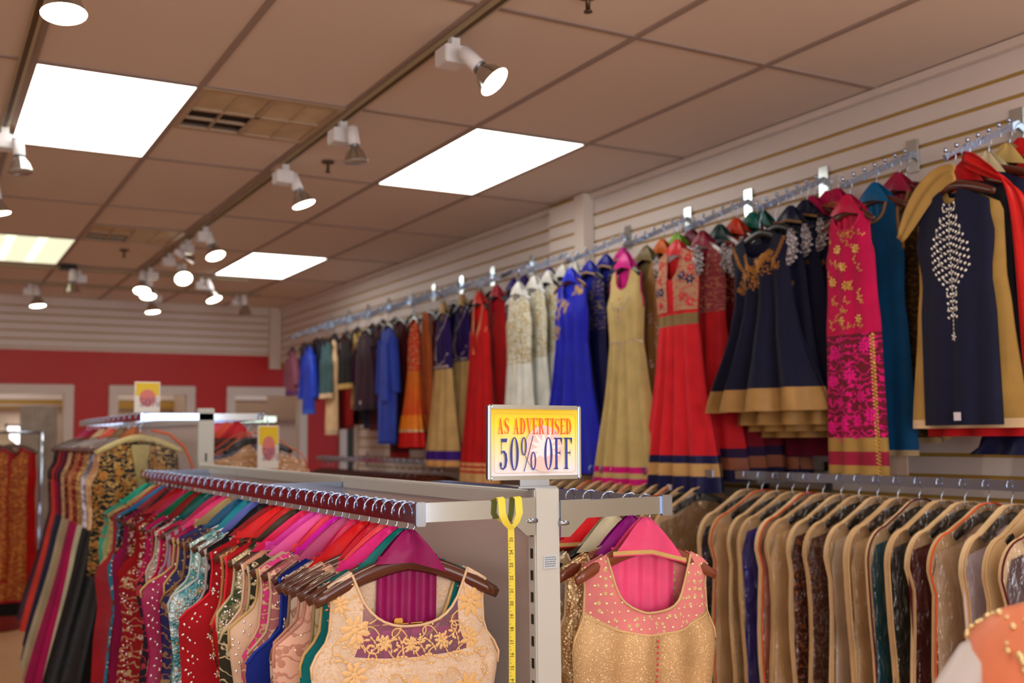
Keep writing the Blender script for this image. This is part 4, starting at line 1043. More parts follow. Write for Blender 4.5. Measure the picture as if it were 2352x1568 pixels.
for (x, z, c) in ((-.10, -.06, 0), (-.09, -.13, 0), (-.115, -.19, 1), (-.07, -.19, 1), (-.09, -.25, 0), (.10, -.05, 0), (.075, -.13, 1), (.12, -.15, 1), (.075, -.22, 0), (.115, -.25, 0), (.12, -.10, 0)):
    (E2 if c else E).extend([(q[0], q[1], q[2]*1.5, q[3]*1.5, q[4]) for q in flower(x, z, .02, 6, 0, False)]); E3.append((x, z, .005, .005, 0)); E3 += vine(x, z-.02, 1.0, .05, 8, .003, 4)
sv = dict(sp); sv['D'] = [(a, b+.0055) for a, b in sp['D']]
applique(t, sv, E, fab((226, 50, 70), 'plain'), 'red_flowers'); applique(t, sv, E2, fab((40, 40, 96), 'plain'), 'navy_flowers'); applique(t, sv, E3, mat('gold_pearls', (245, 215, 165), .2, .4), 'gold_beads')
for sx in (-.14, .14): puff(t, sx, -.05, whites, .05)
box('price_tag', -.02, .012, -.075, -.073, -1.085, -1.06, mat('paper_tag', (214, 206, 214), .6), t)
for j, (s, desc, c, sc, sw) in enumerate(((.78, 'second coral dress with bolero', (190, 24, 34), (150, 10, 50), 'garnet'), (.62, 'maroon net dress with gold belt', (120, 6, 30), (30, 60, 60), 'dark teal'), (.48, 'maroon dress with copper hem', (104, 4, 30), (220, 60, 20), 'orange red'), (.34, 'maroon dress with navy and copper hem', (110, 6, 34), (0, 110, 96), 'sea green'), (.2, 'wine dress by the fourth wall plate', (90, 4, 28), (0, 96, 90), 'dark sea green'))):
    sp = mkspec(sh=.14, nk=.06, nd=.1, nb=.02, chest=.15, waist=.14, hem=-1.04-.02*j, hemw=.26, a1=.02, d1=.03, d2=.05, armz=-.15, waistz=-.33, folds=4)
    h_ = sp['hem']
    t = wallset(3, s, 'flared_dress', desc, 'dress', sp, [('bodice', 0, -.30, fab((150, 60, 70) if j == 0 else c, 'floral', (176, 120, 90), 1.0) if j < 2 else fab(c, 'plain')), ('skirt', -.30, h_+.14, fab(c, 'plain')), ('navy_band', h_+.14, h_+.1, fab((40, 20, 60), 'plain')), ('copper_band', h_+.1, h_+.05, fab((140, 80, 56), 'silk')), ('navy_hem', h_+.05, h_, fab((24, 22, 60), 'plain'))], CLEARP if j < 2 else WOOD, .14, sc, sw, 18, dy=-.03-.045*j)
    if j < 2: puff(t, .14, -.05, whites, .045)
# ---- arm 4: gold cream dress
sp = mkspec(sh=.135, nk=.06, nd=.10, nb=.02, chest=.15, waist=.135, hem=-1.10, hemw=.31, a0=.002, a1=.024, d1=.045, d2=.06, armz=-.17, waistz=-.36, folds=5, slope=.4)
crm = fab((196, 172, 112), 'plain'); mag = fab((206, 10, 120), 'silk')
pr = [('bodice', 0, -.36, crm), ('skirt', -.36, -.96, crm)]
for q, (a, b, mm) in enumerate(((.96, .99, mag), (.99, 1.015, crm), (1.015, 1.045, mag), (1.045, 1.07, crm), (1.07, 1.10, mag))): pr.append(('magenta_band' if mm is mag else 'cream_band', -a, -b, mm))
t = wallset(4, .95, 'flared_dress', 'pale gold flared dress with magenta hem bands', 'dress', sp, pr, BLACKP, .13, (214, 20, 140), 'bright magenta', 30, trim=(mag, .004), dy=.03)
E = [(x*.011, -.36-.004*math.cos(x), .005, .004, 0) for x in range(-12, 13)]+flower(0, -.38, .02, 6)+vine(0, -.39, -PI/2, .07, 10, .004, 0)
for q in range(16):
    a = PI*q/15; E += [( .07*math.cos(a), -.15-.05*math.sin(a), .005, .005, 0)]; E.append((.02*math.cos(a), -.17-.09*math.sin(a), .004, .004, 0))
applique(t, sp, E, mat('rose_silver', (200, 180, 180), .3, .7), 'stone_trim'); applique(t, sp, [(0, -.15, .006, .009, 0), (0, -.24, .006, .006, 0), (0, -.21, .004, .012, 0)], mat('red_stone', (220, 60, 30), .2), 'red_stones')
for j, (s, desc, c, sc, sw) in enumerate(((.76, 'bronze net dress with silver vine', (160, 118, 70), (130, 110, 70), 'khaki'), (.58, 'tan dress behind the bronze one', (150, 116, 70), (220, 100, 10), 'orange'), (.42, 'brown gold dress on the fifth arm', (110, 84, 46), (130, 190, 20), 'lime green'), (.26, 'olive dress by the fifth wall plate', (90, 80, 40), (110, 10, 50), 'burgundy'))):
    sp = mkspec(sh=.135, nk=.06, nd=.1, nb=.02, chest=.15, waist=.135, hem=-1.06, hemw=.24, a1=.02, d1=.03, d2=.05, folds=5)
    t = wallset(4, s, 'flared_dress', desc, 'dress', sp, [('bodice', 0, -.34, fab(c, 'plain')), ('skirt', -.34, -1.06, fab(c, 'silk'))], BLACKP if j == 0 else WOOD, .15, sc, sw, 18, dy=-.04-.04*j)
    if j == 0:
        E = []
        for q in range(9): E += spray(.05+rnd.uniform(-.05, .08), -.2-.06*q, rnd.uniform(-2.2, -.9), .08, 6, .006, 1.2)
        applique(t, sp, E, mat('rose_silver', (200, 180, 180), .3, .7), 'silver_vine')
# ---- arm 5: royal blue
sp = mkspec(sh=.15, nk=.065, nd=.09, nb=.02, chest=.155, waist=.15, hem=-1.0, hemw=.31, a0=.004, a1=.035, d1=.045, d2=.07, armz=-.17, waistz=-.33, folds=4)
roy = fab((20, 28, 170), 'silk')
t = wallset(5, .95, 'flared_dress', 'royal blue silk dress with gold floral neck', 'dress', sp, [('bodice', 0, -.33, roy), ('skirt', -.33, -1.0, roy)], WOOD, .16, (24, 40, 190), 'bright blue', 28)
E = []
for q in range(34): E += flower(-.04+rnd.uniform(-.07, .06), -.09-.10*rnd.random(), .014, 6, q)
for q in range(18): E += flower(.07+rnd.uniform(-.03, .06), -.03-.05*rnd.random(), .012, 6, q)
for q in range(14): E += flower(-.1+rnd.uniform(-.04, .05), -.26+rnd.uniform(-.03, .03), .013, 6, q)
applique(t, sp, E, mat('matte_gold_thread', (196, 160, 100), .45, .4), 'gold_flowers')
for j, (s, desc, sc, sw) in enumerate(((.74, 'midnight blue dress behind the royal blue one', (26, 36, 150), 'blue with gold edge'), (.54, 'black blue silk dress on the sixth arm', (30, 34, 130), 'striped blue and gold'), (.34, 'ink blue dress by the sixth wall plate', (196, 10, 130), 'magenta pink'))):
    sp = mkspec(sh=.14, nk=.06, nd=.1, nb=.02, chest=.15, waist=.14, hem=-1.05, hemw=.27, a1=.025, d1=.03, d2=.05)
    wallset(5, s, 'flared_dress', desc, 'dress', sp, [('bodice', 0, -.3, fab((16, 20, 90), 'brocade', (120, 100, 80))), ('skirt', -.3, -1.05, fab((8, 12, 70), 'silk'))], BLACKP, .15, sc, sw, 18, dy=-.05-.04*j, border=fab((176, 140, 90), 'plain'))
# ---- arm 6: white dresses
wht = fab((214, 214, 204), 'plain'); whe = fab((206, 204, 186), 'brocade', (176, 150, 90), 1.2, amt=.55)
for j, s in enumerate((.97, .78, .6, .42, .25)):
    sp = mkspec(sh=.13, nk=.05, nd=.04, nb=.02, chest=.14, waist=.135, hem=-.98, hemw=.235, a0=.002, a1=.018, d1=.035, d2=.045, armz=-.16, waistz=-.38, folds=5)
    t = wallset(6, s, 'white_gown', ['ivory gown with gold lace bodice, front of the white row', 'second ivory gown with gold lace bodice', 'third ivory gown, black hanger showing', 'fourth ivory gown with pearl bodice', 'ivory gown nearest the pilaster'][j], 'dress', sp, [('lace_bodice', 0, -.40, whe), ('skirt', -.40, -.98, wht)], CLEARP if j < 2 else BLACKP, .14, (226, 224, 218), ['snow white', 'chalk white', 'off white', 'milk white', 'pale ivory'][j], 22, dy=.02-.045*j)
    E = []
    for q in range(30): E += flower(rnd.uniform(-.13, .13), -.02-.36*rnd.random(), .014, 5, q)
    E += vine(-.02, -.38, -PI/2, .1, 10, .006, .3)
    applique(t, sp, E, mat('pale_gold_thread', (206, 184, 130), .35, .5), 'gold_lace')
for j, s in enumerate((.12,)):
    sp = mkspec(sh=.12, nk=.05, nd=.05, chest=.13, waist=.13, hem=-.9, hemw=.2)
    wallset(6, s, 'flared_dress', 'violet dress glimpsed behind the ivory gowns', 'dress', sp, [('body', 0, -.9, fab((60, 20, 110), 'silk'))], BLACKP, .13, (70, 20, 130), 'violet', 14, dy=.12)
# ---- arm 7: red dress with gold
sp = mkspec(sh=.105, nk=.045, nd=.20, nb=.02, chest=.12, waist=.135, hem=-1.14, hemw=.27, a0=.003, a1=.03, d1=.035, d2=.06, armz=-.2, waistz=-.36, folds=5, v=1)
redm = fab((180, 10, 14), 'plain'); tan = fab((206, 160, 104), 'silk')
t = wallset(7, .95, 'flared_dress', 'red gown with gold V neck and tan hem', 'dress', sp, [('bodice', 0, -.36, redm), ('skirt', -.36, -.97, redm), ('tan_stripe', -.97, -.985, tan), ('red_stripe', -.985, -1.0, redm), ('tan_stripe', -1.0, -1.015, tan), ('red_stripe', -1.015, -1.03, redm), ('tan_hem', -1.03, -1.14, tan)], BLACKP, .12, (200, 10, 10), 'scarlet', 26)
E = []
for sgn in (-1, 1):
    for q in range(22): E.append((sgn*(.05-.045*q/21)+sgn*.008, -.005-.30*q/21, .010, .006, 0)); E.append((sgn*(.05-.045*q/21)+sgn*.018, -.005-.25*q/21, .006, .006, 0))
    for q in range(10): E.append((sgn*.098, -.02-.017*q, .006, .008, 0))
applique(t, sp, E, mat('rose_thread', (214, 140, 96), .4, .4), 'gold_neck_border')
for j, (s, c, kind, desc, sw) in enumerate(((.7, (150, 8, 12), 'plain', 'darker red gown behind the first', 'crimson red'), (.45, (34, 16, 90), 'sequin', 'violet sequin gown at the eighth arm', 'violet blue'), (.25, (30, 14, 70), 'plain', 'indigo gown by the eighth wall plate', 'indigo'))):
    sp = mkspec(sh=.11, nk=.05, nd=.1, chest=.13, waist=.13, hem=-1.05, hemw=.22)
    wallset(7, s, 'flared_dress', desc, 'dress', sp, [('body', 0, -1.05, fab(c, kind, (150, 140, 150)))], BLACKP, .13, (c[0]+20, c[1]+10, c[2]+30), sw, 14, dy=-.04-.03*j)
# ---- arm 8: purple bodice / beige skirt
bei = fab((190, 154, 98), 'plain'); pur = fab((54, 12, 120), 'silk')
for j, (s, desc) in enumerate(((.95, 'beige flared dress with violet jewelled bodice'), (.66, 'second beige dress with violet jewelled bodice'), (.4, 'third beige and violet dress near the wall'))):
    sp = mkspec(sh=.095, nk=.035, nd=.06, nb=.02, chest=.11, waist=.12, hem=-1.0, hemw=.235, a0=.002, a1=.022, d1=.035, d2=.06, armz=-.16, waistz=-.37, folds=4)
    t = wallset(8, s, 'flared_dress', desc, 'dress', sp, [('bodice', 0, -.37, fab((34, 10, 84), 'plain')), ('skirt', -.37, -.90, bei), ('violet_band', -.90, -.96, pur), ('beige_hem', -.96, -1.0, fab((206, 150, 90), 'plain'))], BLACKP, .12, (190, 156, 104), ['sand', 'light tan', 'pale sand'][j], 20, dy=-.05*j, sc_w=.05)
    E = [(.07*math.cos(q*.2)*1.0, -.02-.016*q, .008, .007, 0) for q in range(22)]+[(x*.012, -.355, .008, .008, 0) for x in range(-8, 9)]+[(x*.012, -.34+.001*x*x, .006, .006, 0) for x in range(-8, 9)]
    applique(t, sp, E, mat('rose_silver', (200, 180, 180), .3, .7), 'jewel_trim')
for j, (s, c, desc) in enumerate(((.55, (20, 16, 40), 'black violet dress behind the beige ones'), (.22, (0, 70, 70), 'dark teal dress by the ninth wall plate'))):
    sp = mkspec(sh=.11, nk=.04, nd=.05, chest=.12, waist=.13, hem=-1.1, hemw=.2)
    wallset(8, s, 'flared_dress', desc, 'dress', sp, [('body', 0, -1.1, fab(c, 'brocade', (90, 70, 60)))], BLACKP, .13, None, '', 12, dy=-.17)
# ---- arm 9: orange child dress, tan shawl
sp = mkspec(sh=.06, nk=.03, nd=.06, nb=.02, chest=.075, waist=.09, hem=-.88, hemw=.21, a0=.003, a1=.03, d1=.03, d2=.06, armz=-.14, waistz=-.36, folds=5)
t = wallset(9, .95, 'childs_dress', 'orange and red tiered childs dress beside the rust shawl', 'dress', sp, [('bodice', 0, -.36, fab((214, 60, 20), 'floral', (220, 160, 120))), ('skirt', -.36, -.66, fab((226, 130, 40), 'ombre', (220, 70, 30))), ('orange_tier', -.66, -.76, fab((236, 130, 20), 'silk'), .004), ('silver_tier', -.76, -.775, fab((214, 190, 160), 'sequin'), .006), ('red_tier', -.775, -.88, fab((206, 14, 8), 'silk'), .0)], WOOD, .1, None, '', 22)
x_, y_, z_ = armpt(9, .85)
drape('long rust and taupe ombre shawl hanging beside the orange dress', [(x_, y_-.09, z_-.1), (x_, y_-.12, z_-.35), (x_, y_-.12, z_-.7), (x_, y_-.13, z_-1.04)], [(0, .05, 0), (0, .08, 0), (0, .09, 0), (0, .07, 0)], fab((190, 100, 50), 'stripes', (150, 110, 90), .6))
# ---- arm 10: blue kurta with sleeves
blu = fab((58, 84, 200), 'plain')
sp = mkspec(sh=.12, nk=.03, nd=.03, nb=.01, chest=.14, waist=.15, hem=-.86, hemw=.16, a1=.012, d1=.04, d2=.04, armz=-.2, waistz=-.4)
t = wallset(10, .95, 'long_tunic', 'bright blue long sleeved tunic with side slit', 'tunic', sp, [('body', 0, -.84, blu), ('hem_fold', -.84, -.86, fab((44, 60, 160), 'plain'))], BLACKP, .13, None, '', 20, sleeves=(blu, .42, .06, .05, .25))
box('folded_sleeve', -.03, .11, -.055, -.03, -.56, -.12, blu, t, .012)
E = [(.02, -.02-.013*q, .006, .006, 0) for q in range(14)]; applique(t, sp, E, mat('bronze_thread', (120, 84, 60), .5), 'placket')
# ---- arms 11.. : shirts, waistcoats, dark suits
sets = {
 10: [(.72, 'maroon long tunic behind the blue one', (80, 6, 10), 'plain', -1.0, .16, (150, 20, 20)), (.5, 'near black suit with wine lining', (30, 10, 14), 'plain', -.98, .15, (110, 10, 20))],
 9: [(.66, 'wine red jacket with satin lapel', (110, 10, 16), 'silk', -.9, .15, (160, 14, 20)), (.5, 'scarlet edged black jacket', (24, 14, 18), 'plain', -.95, .15, (170, 16, 20)), (.3, 'deep blue velvet bodice tunic', (14, 10, 90), 'plain', -.95, .15, (30, 30, 60))],
 11: [(.95, 'plum striped short shirt with black placket', (56, 20, 48), 'stripes', -.60, .25, (40, 14, 34)), (.7, 'dark maroon long shirt behind the plum shirt', (60, 6, 14), 'plain', -.8, .18, (90, 20, 24)), (.45, 'black plum shirt at the twelfth arm', (30, 14, 26), 'plain', -.6, .18, (60, 20, 24))],
 12: [(.95, 'black waistcoat over mustard shirt sleeves', (16, 12, 12), 'plain', -.42, .15, (196, 160, 90)), (.72, 'mustard tunic under the black waistcoat', (196, 160, 92), 'plain', -.62, .13, (150, 110, 60)), (.48, 'dark navy shirt with blue hem', (16, 20, 60), 'plain', -.82, .16, (30, 30, 80)), (.28, 'maroon shirt at the thirteenth arm', (90, 10, 12), 'plain', -.8, .16, (120, 20, 20))],
 13: [(.95, 'teal satin waistcoat set with cream shirt', (58, 92, 96), 'silk', -.48, .15, (214, 184, 150)), (.86, 'cream long shirt below the teal waistcoat', (222, 188, 146), 'plain', -.80, .12, (200, 170, 140)), (.6, 'bright red narrow tunic', (150, 16, 18), 'plain', -.8, .15, (120, 20, 20)), (.4, 'black brown jacket at the fourteenth arm', (24, 14, 12), 'plain', -.8, .16, (60, 30, 20))],
 14: [(.95, 'cobalt blue shiny short kurta', (36, 66, 190), 'silk', -.6, .14, (50, 90, 200)), (.7, 'navy waistcoat with black hem', (16, 44, 74), 'silk', -.4, .16, (20, 20, 20)), (.45, 'black jacket at the fifteenth arm', (14, 14, 18), 'plain', -.55, .16, (160, 30, 30))],
 15: [(.95, 'mauve striped childs kurta farthest along the wall', (150, 90, 110), 'stripes', -.42, .14, (110, 60, 120)), (.7, 'petrol blue waistcoat on the farthest arm', (16, 50, 76), 'silk', -.36, .14, (20, 20, 30)), (.45, 'black trousers with fringe on the farthest arm', (16, 12, 14), 'plain', -.55, .12, (90, 50, 20))]}
for k, lst in sets.items():
    for j, (s, desc, c, kind, hem, w_, c2) in enumerate(lst):
        sp = mkspec(sh=w_*.8, nk=.04, nd=.05, nb=.01, chest=w_, waist=w_*.95, hem=hem, hemw=w_*1.08, a1=.008, d1=.035, d2=.035, armz=-.18, waistz=max(hem*.6, -.38), folds=3)
        cm = fab(c, kind, tuple(max(0, v-18) for v in c), 2.5)
        slv = (cm, .26 if k in (11, 15) else .4, .055, .05, .42) if (k in (11, 14, 15) and j == 0) else None
        t = wallset(k, s, 'shirt' if 'shirt' in desc else 'jacket' if 'jacket' in desc else 'waistcoat' if 'waistcoat' in desc else 'long_tunic', desc, 'clothing', sp, [('body', 0, hem+.04, cm), ('hem_band', hem+.04, hem, fab(c2, 'plain'))], BLACKP, .14, None, '', 16, dy=-.05*j, sleeves=slv)
        if k == 11 and j == 0:
            fn = S_of(sp); pts = [fn(0, -.06-.05*q, -1)+Vector((0, -.003, 0)) for q in range(11)]
            V = []; F = []
            for p in pts: V += [p+Vector((-.022, 0, 0)), p+Vector((.022, 0, 0))]
            for q in range(10): F.append((2*q, 2*q+1, 2*q+3, 2*q+2))
            mesh('placket', V, F, BLACKP, t)
            box('price_tag', .0, .02, -.052, -.05, -.56, -.53, mat('paper_tag', (214, 206, 214), .6), t)

# ================================================================== LOWER WALL RAILS AND GARMENT BAGS
LRX, LRZ = 2.98, 1.6-.155
def wallrail(y0, y1, label):
    t = empty('wall_rail', (LRX, y0, LRZ)); tag(t, label, 'rail', 'lower chrome rails on the right wall')
    box('rail', -.008, .008, 0, y1-y0, -.034, 0, CHROME, t, .002)
    for y in (.12, y1-y0-.12):
        box('wall_bracket', .006, XW-LRX-.001, y-.005, y+.005, -.05, -.01, STEEL, t); box('wall_plate', XW-LRX-.005, XW-LRX-.0005, y-.02, y+.02, -.1, .03, STEEL, t)
wallrail(1.55, 3.42, 'chrome rail along the right wall holding the near garment bags')
wallrail(3.56, 4.96, 'chrome rail along the right wall just past the near one')
wallrail(6.15, 8.70, 'far lower chrome rail on the right wall seen over the gondola')
BEI = fab((212, 176, 130), 'plain'); BEI2 = fab((226, 194, 150), 'plain')
M_CLR = bpy.data.materials.new('clear_vinyl'); M_CLR.use_nodes = True; nt = M_CLR.node_tree; nt.nodes.clear()
o_ = nt.nodes.new('ShaderNodeOutputMaterial'); mx = nt.nodes.new('ShaderNodeMixShader'); tr = nt.nodes.new('ShaderNodeBsdfTransparent'); gl_ = nt.nodes.new('ShaderNodeBsdfGlossy'); fr = nt.nodes.new('ShaderNodeLayerWeight'); fr.inputs['Blend'].default_value = .35
tcc = nt.nodes.new('ShaderNodeTexCoord'); mp = nt.nodes.new('ShaderNodeMapping'); mp.inputs['Scale'].default_value = (1.6, 1, .8); nz_ = nt.nodes.new('ShaderNodeTexNoise'); nz_.inputs['Scale'].default_value = 21; nz_.inputs['Detail'].default_value = 3; nz_.inputs['Distortion'].default_value = 1.2
bp = nt.nodes.new('ShaderNodeBump'); bp.inputs['Strength'].default_value = 1.0; bp.inputs['Distance'].default_value = .024
nt.links.new(tcc.outputs['Object'], mp.inputs[0]); nt.links.new(mp.outputs[0], nz_.inputs['Vector']); nt.links.new(nz_.outputs[0], bp.inputs['Height']); nt.links.new(bp.outputs[0], gl_.inputs['Normal']); pass
gl_.inputs['Roughness'].default_value = .09; tr.inputs[0].default_value = (.98, .98, .99, 1)
ad = nt.nodes.new('ShaderNodeMath'); ad.operation = 'MULTIPLY_ADD'; ad.inputs[1].default_value = .50; ad.inputs[2].default_value = .04; ad.use_clamp = True
nt.links.new(fr.outputs['Facing'], ad.inputs[0]); nt.links.new(ad.outputs[0], mx.inputs[0]); nt.links.new(tr.outputs[0], mx.inputs[1]); nt.links.new(gl_.outputs[0], mx.inputs[2]); nt.links.new(mx.outputs[0], o_.inputs[0])
def bag_outline(hw, L, ph, cz=-.075):
    """left side bottom -> over the shoulders -> right bottom"""
    P = []
    def side(s):
        q = []
        for k in range(10):
            z = -L+(L-.34)*k/9; q.append((s*(hw-.012+.010*math.sin(z*9+ph*s)), z))
        for k in range(9):
            a = k/8*PI/2*.93; q.append((s*(hw-.10+.10*math.cos(a)), -.27+.115*math.sin(a)))
        q += [(s*.11, -.115), (s*.055, -.083), (s*.028, cz)]
        return q
    a = side(-1); b = side(1); return a+b[::-1]
def bag(label, y, shellm, pipem, content, hw=.275, L=1.35, rz=0, x=LRX, zr=LRZ, window=True, ry=0.0, group='garment bags on the lower wall rails'):
    t = empty('garment_bag', (x, y, zr), rz, 0, ry); tag(t, label, 'garment bag', group)
    ph = rnd.uniform(0, 6); P = bag_outline(hw, L, ph); n = len(P); h = n//2
    dep = rnd.uniform(.006, .011)
    def fan(yy, inset=0.0, bul=0.0):
        V = []; F = []
        cols = 7
        for i in range(h):
            (xa, za), (xb, zb) = P[i], P[n-1-i]
            sc = 1-inset/max(.03, abs(xa))
            for k in range(cols+1):
                q = k/cols; V.append((xa*sc+(xb-xa)*sc*q, yy-bul*math.sin(PI*q)*(1+.4*math.sin(i*1.1+ph)), za-(inset*.6 if i > h-8 else 0)))
        for i in range(h-1):
            for k in range(cols): a = i*(cols+1)+k; F.append((a, a+1, a+cols+2, a+cols+1))
        return V, F
    V, F = fan(dep)
    G = [(V, F)]
    # gusset all round
    V2 = []; F2 = []
    for (x_, z_) in P: V2 += [(x_, -dep, z_), (x_, dep, z_)]
    for i in range(n-1): F2.append((2*i, 2*i+1, 2*i+3, 2*i+2))
    G.append((V2, F2))
    if window: pass
    else: G.append(fan(-dep, 0, .012))
    V, F = join_geo(G); mesh('shell', V, F, shellm, t)
    if window:
        V, F = fan(-dep-.0005, .0, .008); w_ = mesh('clear_window', V, F, M_CLR, t)
        ci = rnd.uniform(.250, .270); sp = mkspec(sh=.17, nk=.05, nd=.05, nb=.02, chest=ci, waist=ci-.012, hem=-L+.2, hemw=ci, a0=.001, a1=.004, d1=.006, d2=.006, d0=.005, armz=-.1, waistz=-.4, slope=.75)
        V, F = join_geo([sheet(sp, 0, -L+.2, -1, 10)]); V = [Vector((v[0], v[1], v[2]-.125)) for v in V]
        mesh('garment_inside', V, F, content, t)
    tube('piping', [(x_, -dep-.001, z_) for x_, z_ in P], .0032, pipem, t, 5)
    hanger('black hanger with chrome hook inside the %s' % ' '.join(label.split()[:7]), (x, y, zr), rz, .17, .06, BLACKP, 'hangers inside the garment bags')
    return t
PO = fab((220, 84, 30), 'plain'); PM = fab((92, 16, 26), 'plain'); PB = fab((206, 166, 116), 'plain')
bags = [
 (1.98, 'burgundy black suit in clear fronted bag with wine piping', PM, fab((56, 24, 42), 'silk'), 1),
 (2.07, 'plain beige bag beside the burgundy black suit', PB, None, 0),
 (2.15, 'lilac white suit in a beige clear fronted bag', PB, fab((226, 208, 220), 'silk'), 1),
 (2.235, 'taupe suit in a bag with orange piping', PO, fab((204, 172, 138), 'plain'), 1),
 (2.32, 'maroon silk suit in a beige clear fronted bag', PB, fab((92, 22, 34), 'silk'), 1),
 (2.41, 'black green suit in a beige clear fronted bag', PB, fab((36, 42, 44), 'silk'), 1),
 (2.50, 'dark teal suit in a bag with wine piping', PM, fab((16, 92, 108), 'silk'), 1),
 (2.59, 'cream suit in a smooth beige bag', PB, fab((230, 194, 146), 'silk'), 1),
 (2.68, 'ivory suit in a beige clear fronted bag', PB, fab((240, 218, 190), 'silk'), 1),
 (2.765, 'dark brown and taupe suit in crumpled clear bag', PB, fab((92, 52, 48), 'brocade', (150, 112, 90)), 1),
 (2.85, 'bronze patterned maroon suit in beige bag', PB, fab((84, 30, 26), 'floral', (160, 92, 48)), 1),
 (2.94, 'plain beige bag in the middle of the rail', PB, fab((226, 186, 134), 'plain'), 1),
 (3.02, 'salmon pink suit in a bag with orange piping', PO, fab((236, 150, 118), 'silk'), 1),
 (3.10, 'indigo blue suit in a beige clear fronted bag', PB, fab((52, 42, 150), 'silk'), 1),
 (3.185, 'woven beige suit in a beige bag', PB, fab((214, 180, 128), 'dots', (190, 152, 104), 2), 1),
 (3.27, 'beige bag with orange piping left of the indigo suit', PO, fab((222, 182, 130), 'plain'), 1),
 (3.355, 'navy and bronze damask suit in clear bag', PB, fab((50, 54, 88), 'floral', (136, 88, 70), 1.0), 1)]
for i, (y, lab, pm, cont, win) in enumerate(bags):
    bag(lab, y, BEI if i % 2 else BEI2, pm, cont, rz=rnd.uniform(-.07, .07), hw=.275+rnd.uniform(-.008, .008), window=bool(win))
nam = ['olive beige', 'sand brown', 'russet', 'dusky brown', 'khaki', 'walnut', 'fawn', 'mocha', 'dark tan', 'chestnut', 'camel', 'umber', 'oat brown', 'coffee']
cc = [(150, 116, 80), (170, 134, 90), (120, 70, 40), (96, 66, 50), (150, 130, 84), (90, 60, 40), (184, 150, 100), (110, 80, 60), (140, 100, 64), (110, 50, 30), (176, 134, 84), (80, 50, 36), (180, 150, 112), (70, 46, 36)]
for i in range(14):
    bag('%s suit in a beige bag on the second lower rail' % nam[i], 3.64+.095*i, BEI, PO if i in (2, 5, 9) else PB, fab(cc[i], 'silk'), rz=rnd.uniform(-.06, .06))
far_cols = [('black', (24, 20, 24)), ('rust', (150, 70, 40)), ('cream', (200, 180, 140)), ('maroon', (96, 10, 20)), ('teal', (30, 90, 90)), ('tan', (170, 130, 90)), ('navy', (24, 28, 70)), ('mauve', (130, 80, 110)), ('red', (170, 20, 24)), ('lilac', (130, 120, 180)), ('olive', (100, 96, 50)), ('plum', (80, 20, 60)), ('copper', (160, 90, 60)), ('ivory', (210, 196, 170)), ('wine', (110, 14, 40)), ('charcoal', (50, 48, 50)), ('bronze', (120, 90, 50)), ('cobalt', (40, 60, 150)), ('brick', (150, 50, 34)), ('sage', (120, 140, 100)), ('gold', (180, 140, 70))]
for i, (cn, c) in enumerate(far_cols):
    y = 6.25+.115*i
    hanger('dark hanger of the %s top on the far lower rail' % cn, (LRX, y, LRZ), 0, .2, .07, WOOD, 'hangers on the far lower rail')
    sp = mkspec(sh=.19, nk=.05, nd=.04, chest=.2, waist=.19, hem=-.75, hemw=.2, a1=.01, d1=.025, d2=.025)
    garment('blouse', '%s top on the far lower rail above the gondola edge' % cn, 'clothing', (LRX, y, LRZ-.128), rnd.uniform(-.1, .1), sp, [('body', 0, -.75, fab(c, 'brocade' if i % 3 == 0 else 'plain', (150, 120, 90)))], 'clothes on the far lower rail', 12)

# ================================================================== REAR GONDOLA (taller) AND ITS RACKS
G2X, G2Y, G2Z = 1.225, 5.2, 1.745
g2 = empty('display_gondola', (G2X, G2Y, 0)); tag(g2, 'taller grey display gondola standing behind the front one', 'gondola')
box('upright', -.038, .038, 0, .045, 0, G2Z, GONDOLA, g2, .003)
box('slot_hole', -.004, .004, -.002, .004, G2Z-.255, G2Z-.215, M_HOLE, g2)
box('back_panel', -.012, .012, .045, 2.4, .12, G2Z-.06, M_PAN, g2); box('top_rail', -.02, .02, .045, 2.42, G2Z-.075, G2Z-.04, GONDOLA, g2)
box('upright', -.03, .03, 2.4, 2.44, 0, G2Z, GONDOLA, g2)
R2Z = 1.6+.122
for xx, y1 in ((.93, 2.15), (1.50, 1.9)):
    box('hang_rail', xx-G2X-.008, xx-G2X+.008, -.0, y1, R2Z-.036, R2Z, CHROME, g2, .002)
    for yy in (0, y1-.02): box('cross_arm', min(xx-G2X, 0), max(xx-G2X, 0), yy, yy+.012, R2Z-.034, R2Z-.002, CHROME, g2)
# small signs on the rear racks
def smallsign(label, loc, w_, h_, post, tilt=0):
    t = empty('sale_sign', loc, tilt); tag(t, label, 'sign')
    if post: tube('post', [(0, 0, -post), (0, 0, 0)], .008, CHROME, t, 8)
    box('frame', -w_/2-.005, w_/2+.005, .0, .008, -.005, h_+.005, WHITE, t); 
    box('card', -w_/2, w_/2, -.003, .0, 0, h_*.55, mat('sign_card_pale', (226, 222, 214), .5), t); box('card_top', -w_/2, w_/2, -.003, .0, h_*.55, h_, mat('sign_card_yellow', (226, 190, 30), .5), t)
    V = [(.36*w_*math.cos(2*PI*k/20), -.004, h_*.47+.3*h_*math.sin(2*PI*k/20)) for k in range(20)]; mesh('rosette', V, [tuple(range(20))][::-1], mat('faded_red_print', (214, 120, 110), .5), t, False)
    V2 = []; F2 = []
    for k, c in enumerate('50%'):
        Vg, Fg, wg = glyph(c); o = len(V2); V2 += [(-.34*w_+(k*.24+vx*.4)*w_, vy*h_*.3+h_*.18) for vx, vy in Vg]; F2 += [tuple(i+o for i in q) for q in Fg]
    mesh('lettering', [(x, -.0048, z) for x, z in V2], F2, mat('dull_blue_print', (90, 80, 130), .5), t, False)
smallsign('small yellow and white sale sign standing on top of the rear left rack', (.947, G2Y-.01, 1.6+.128), .105, .135, .01)
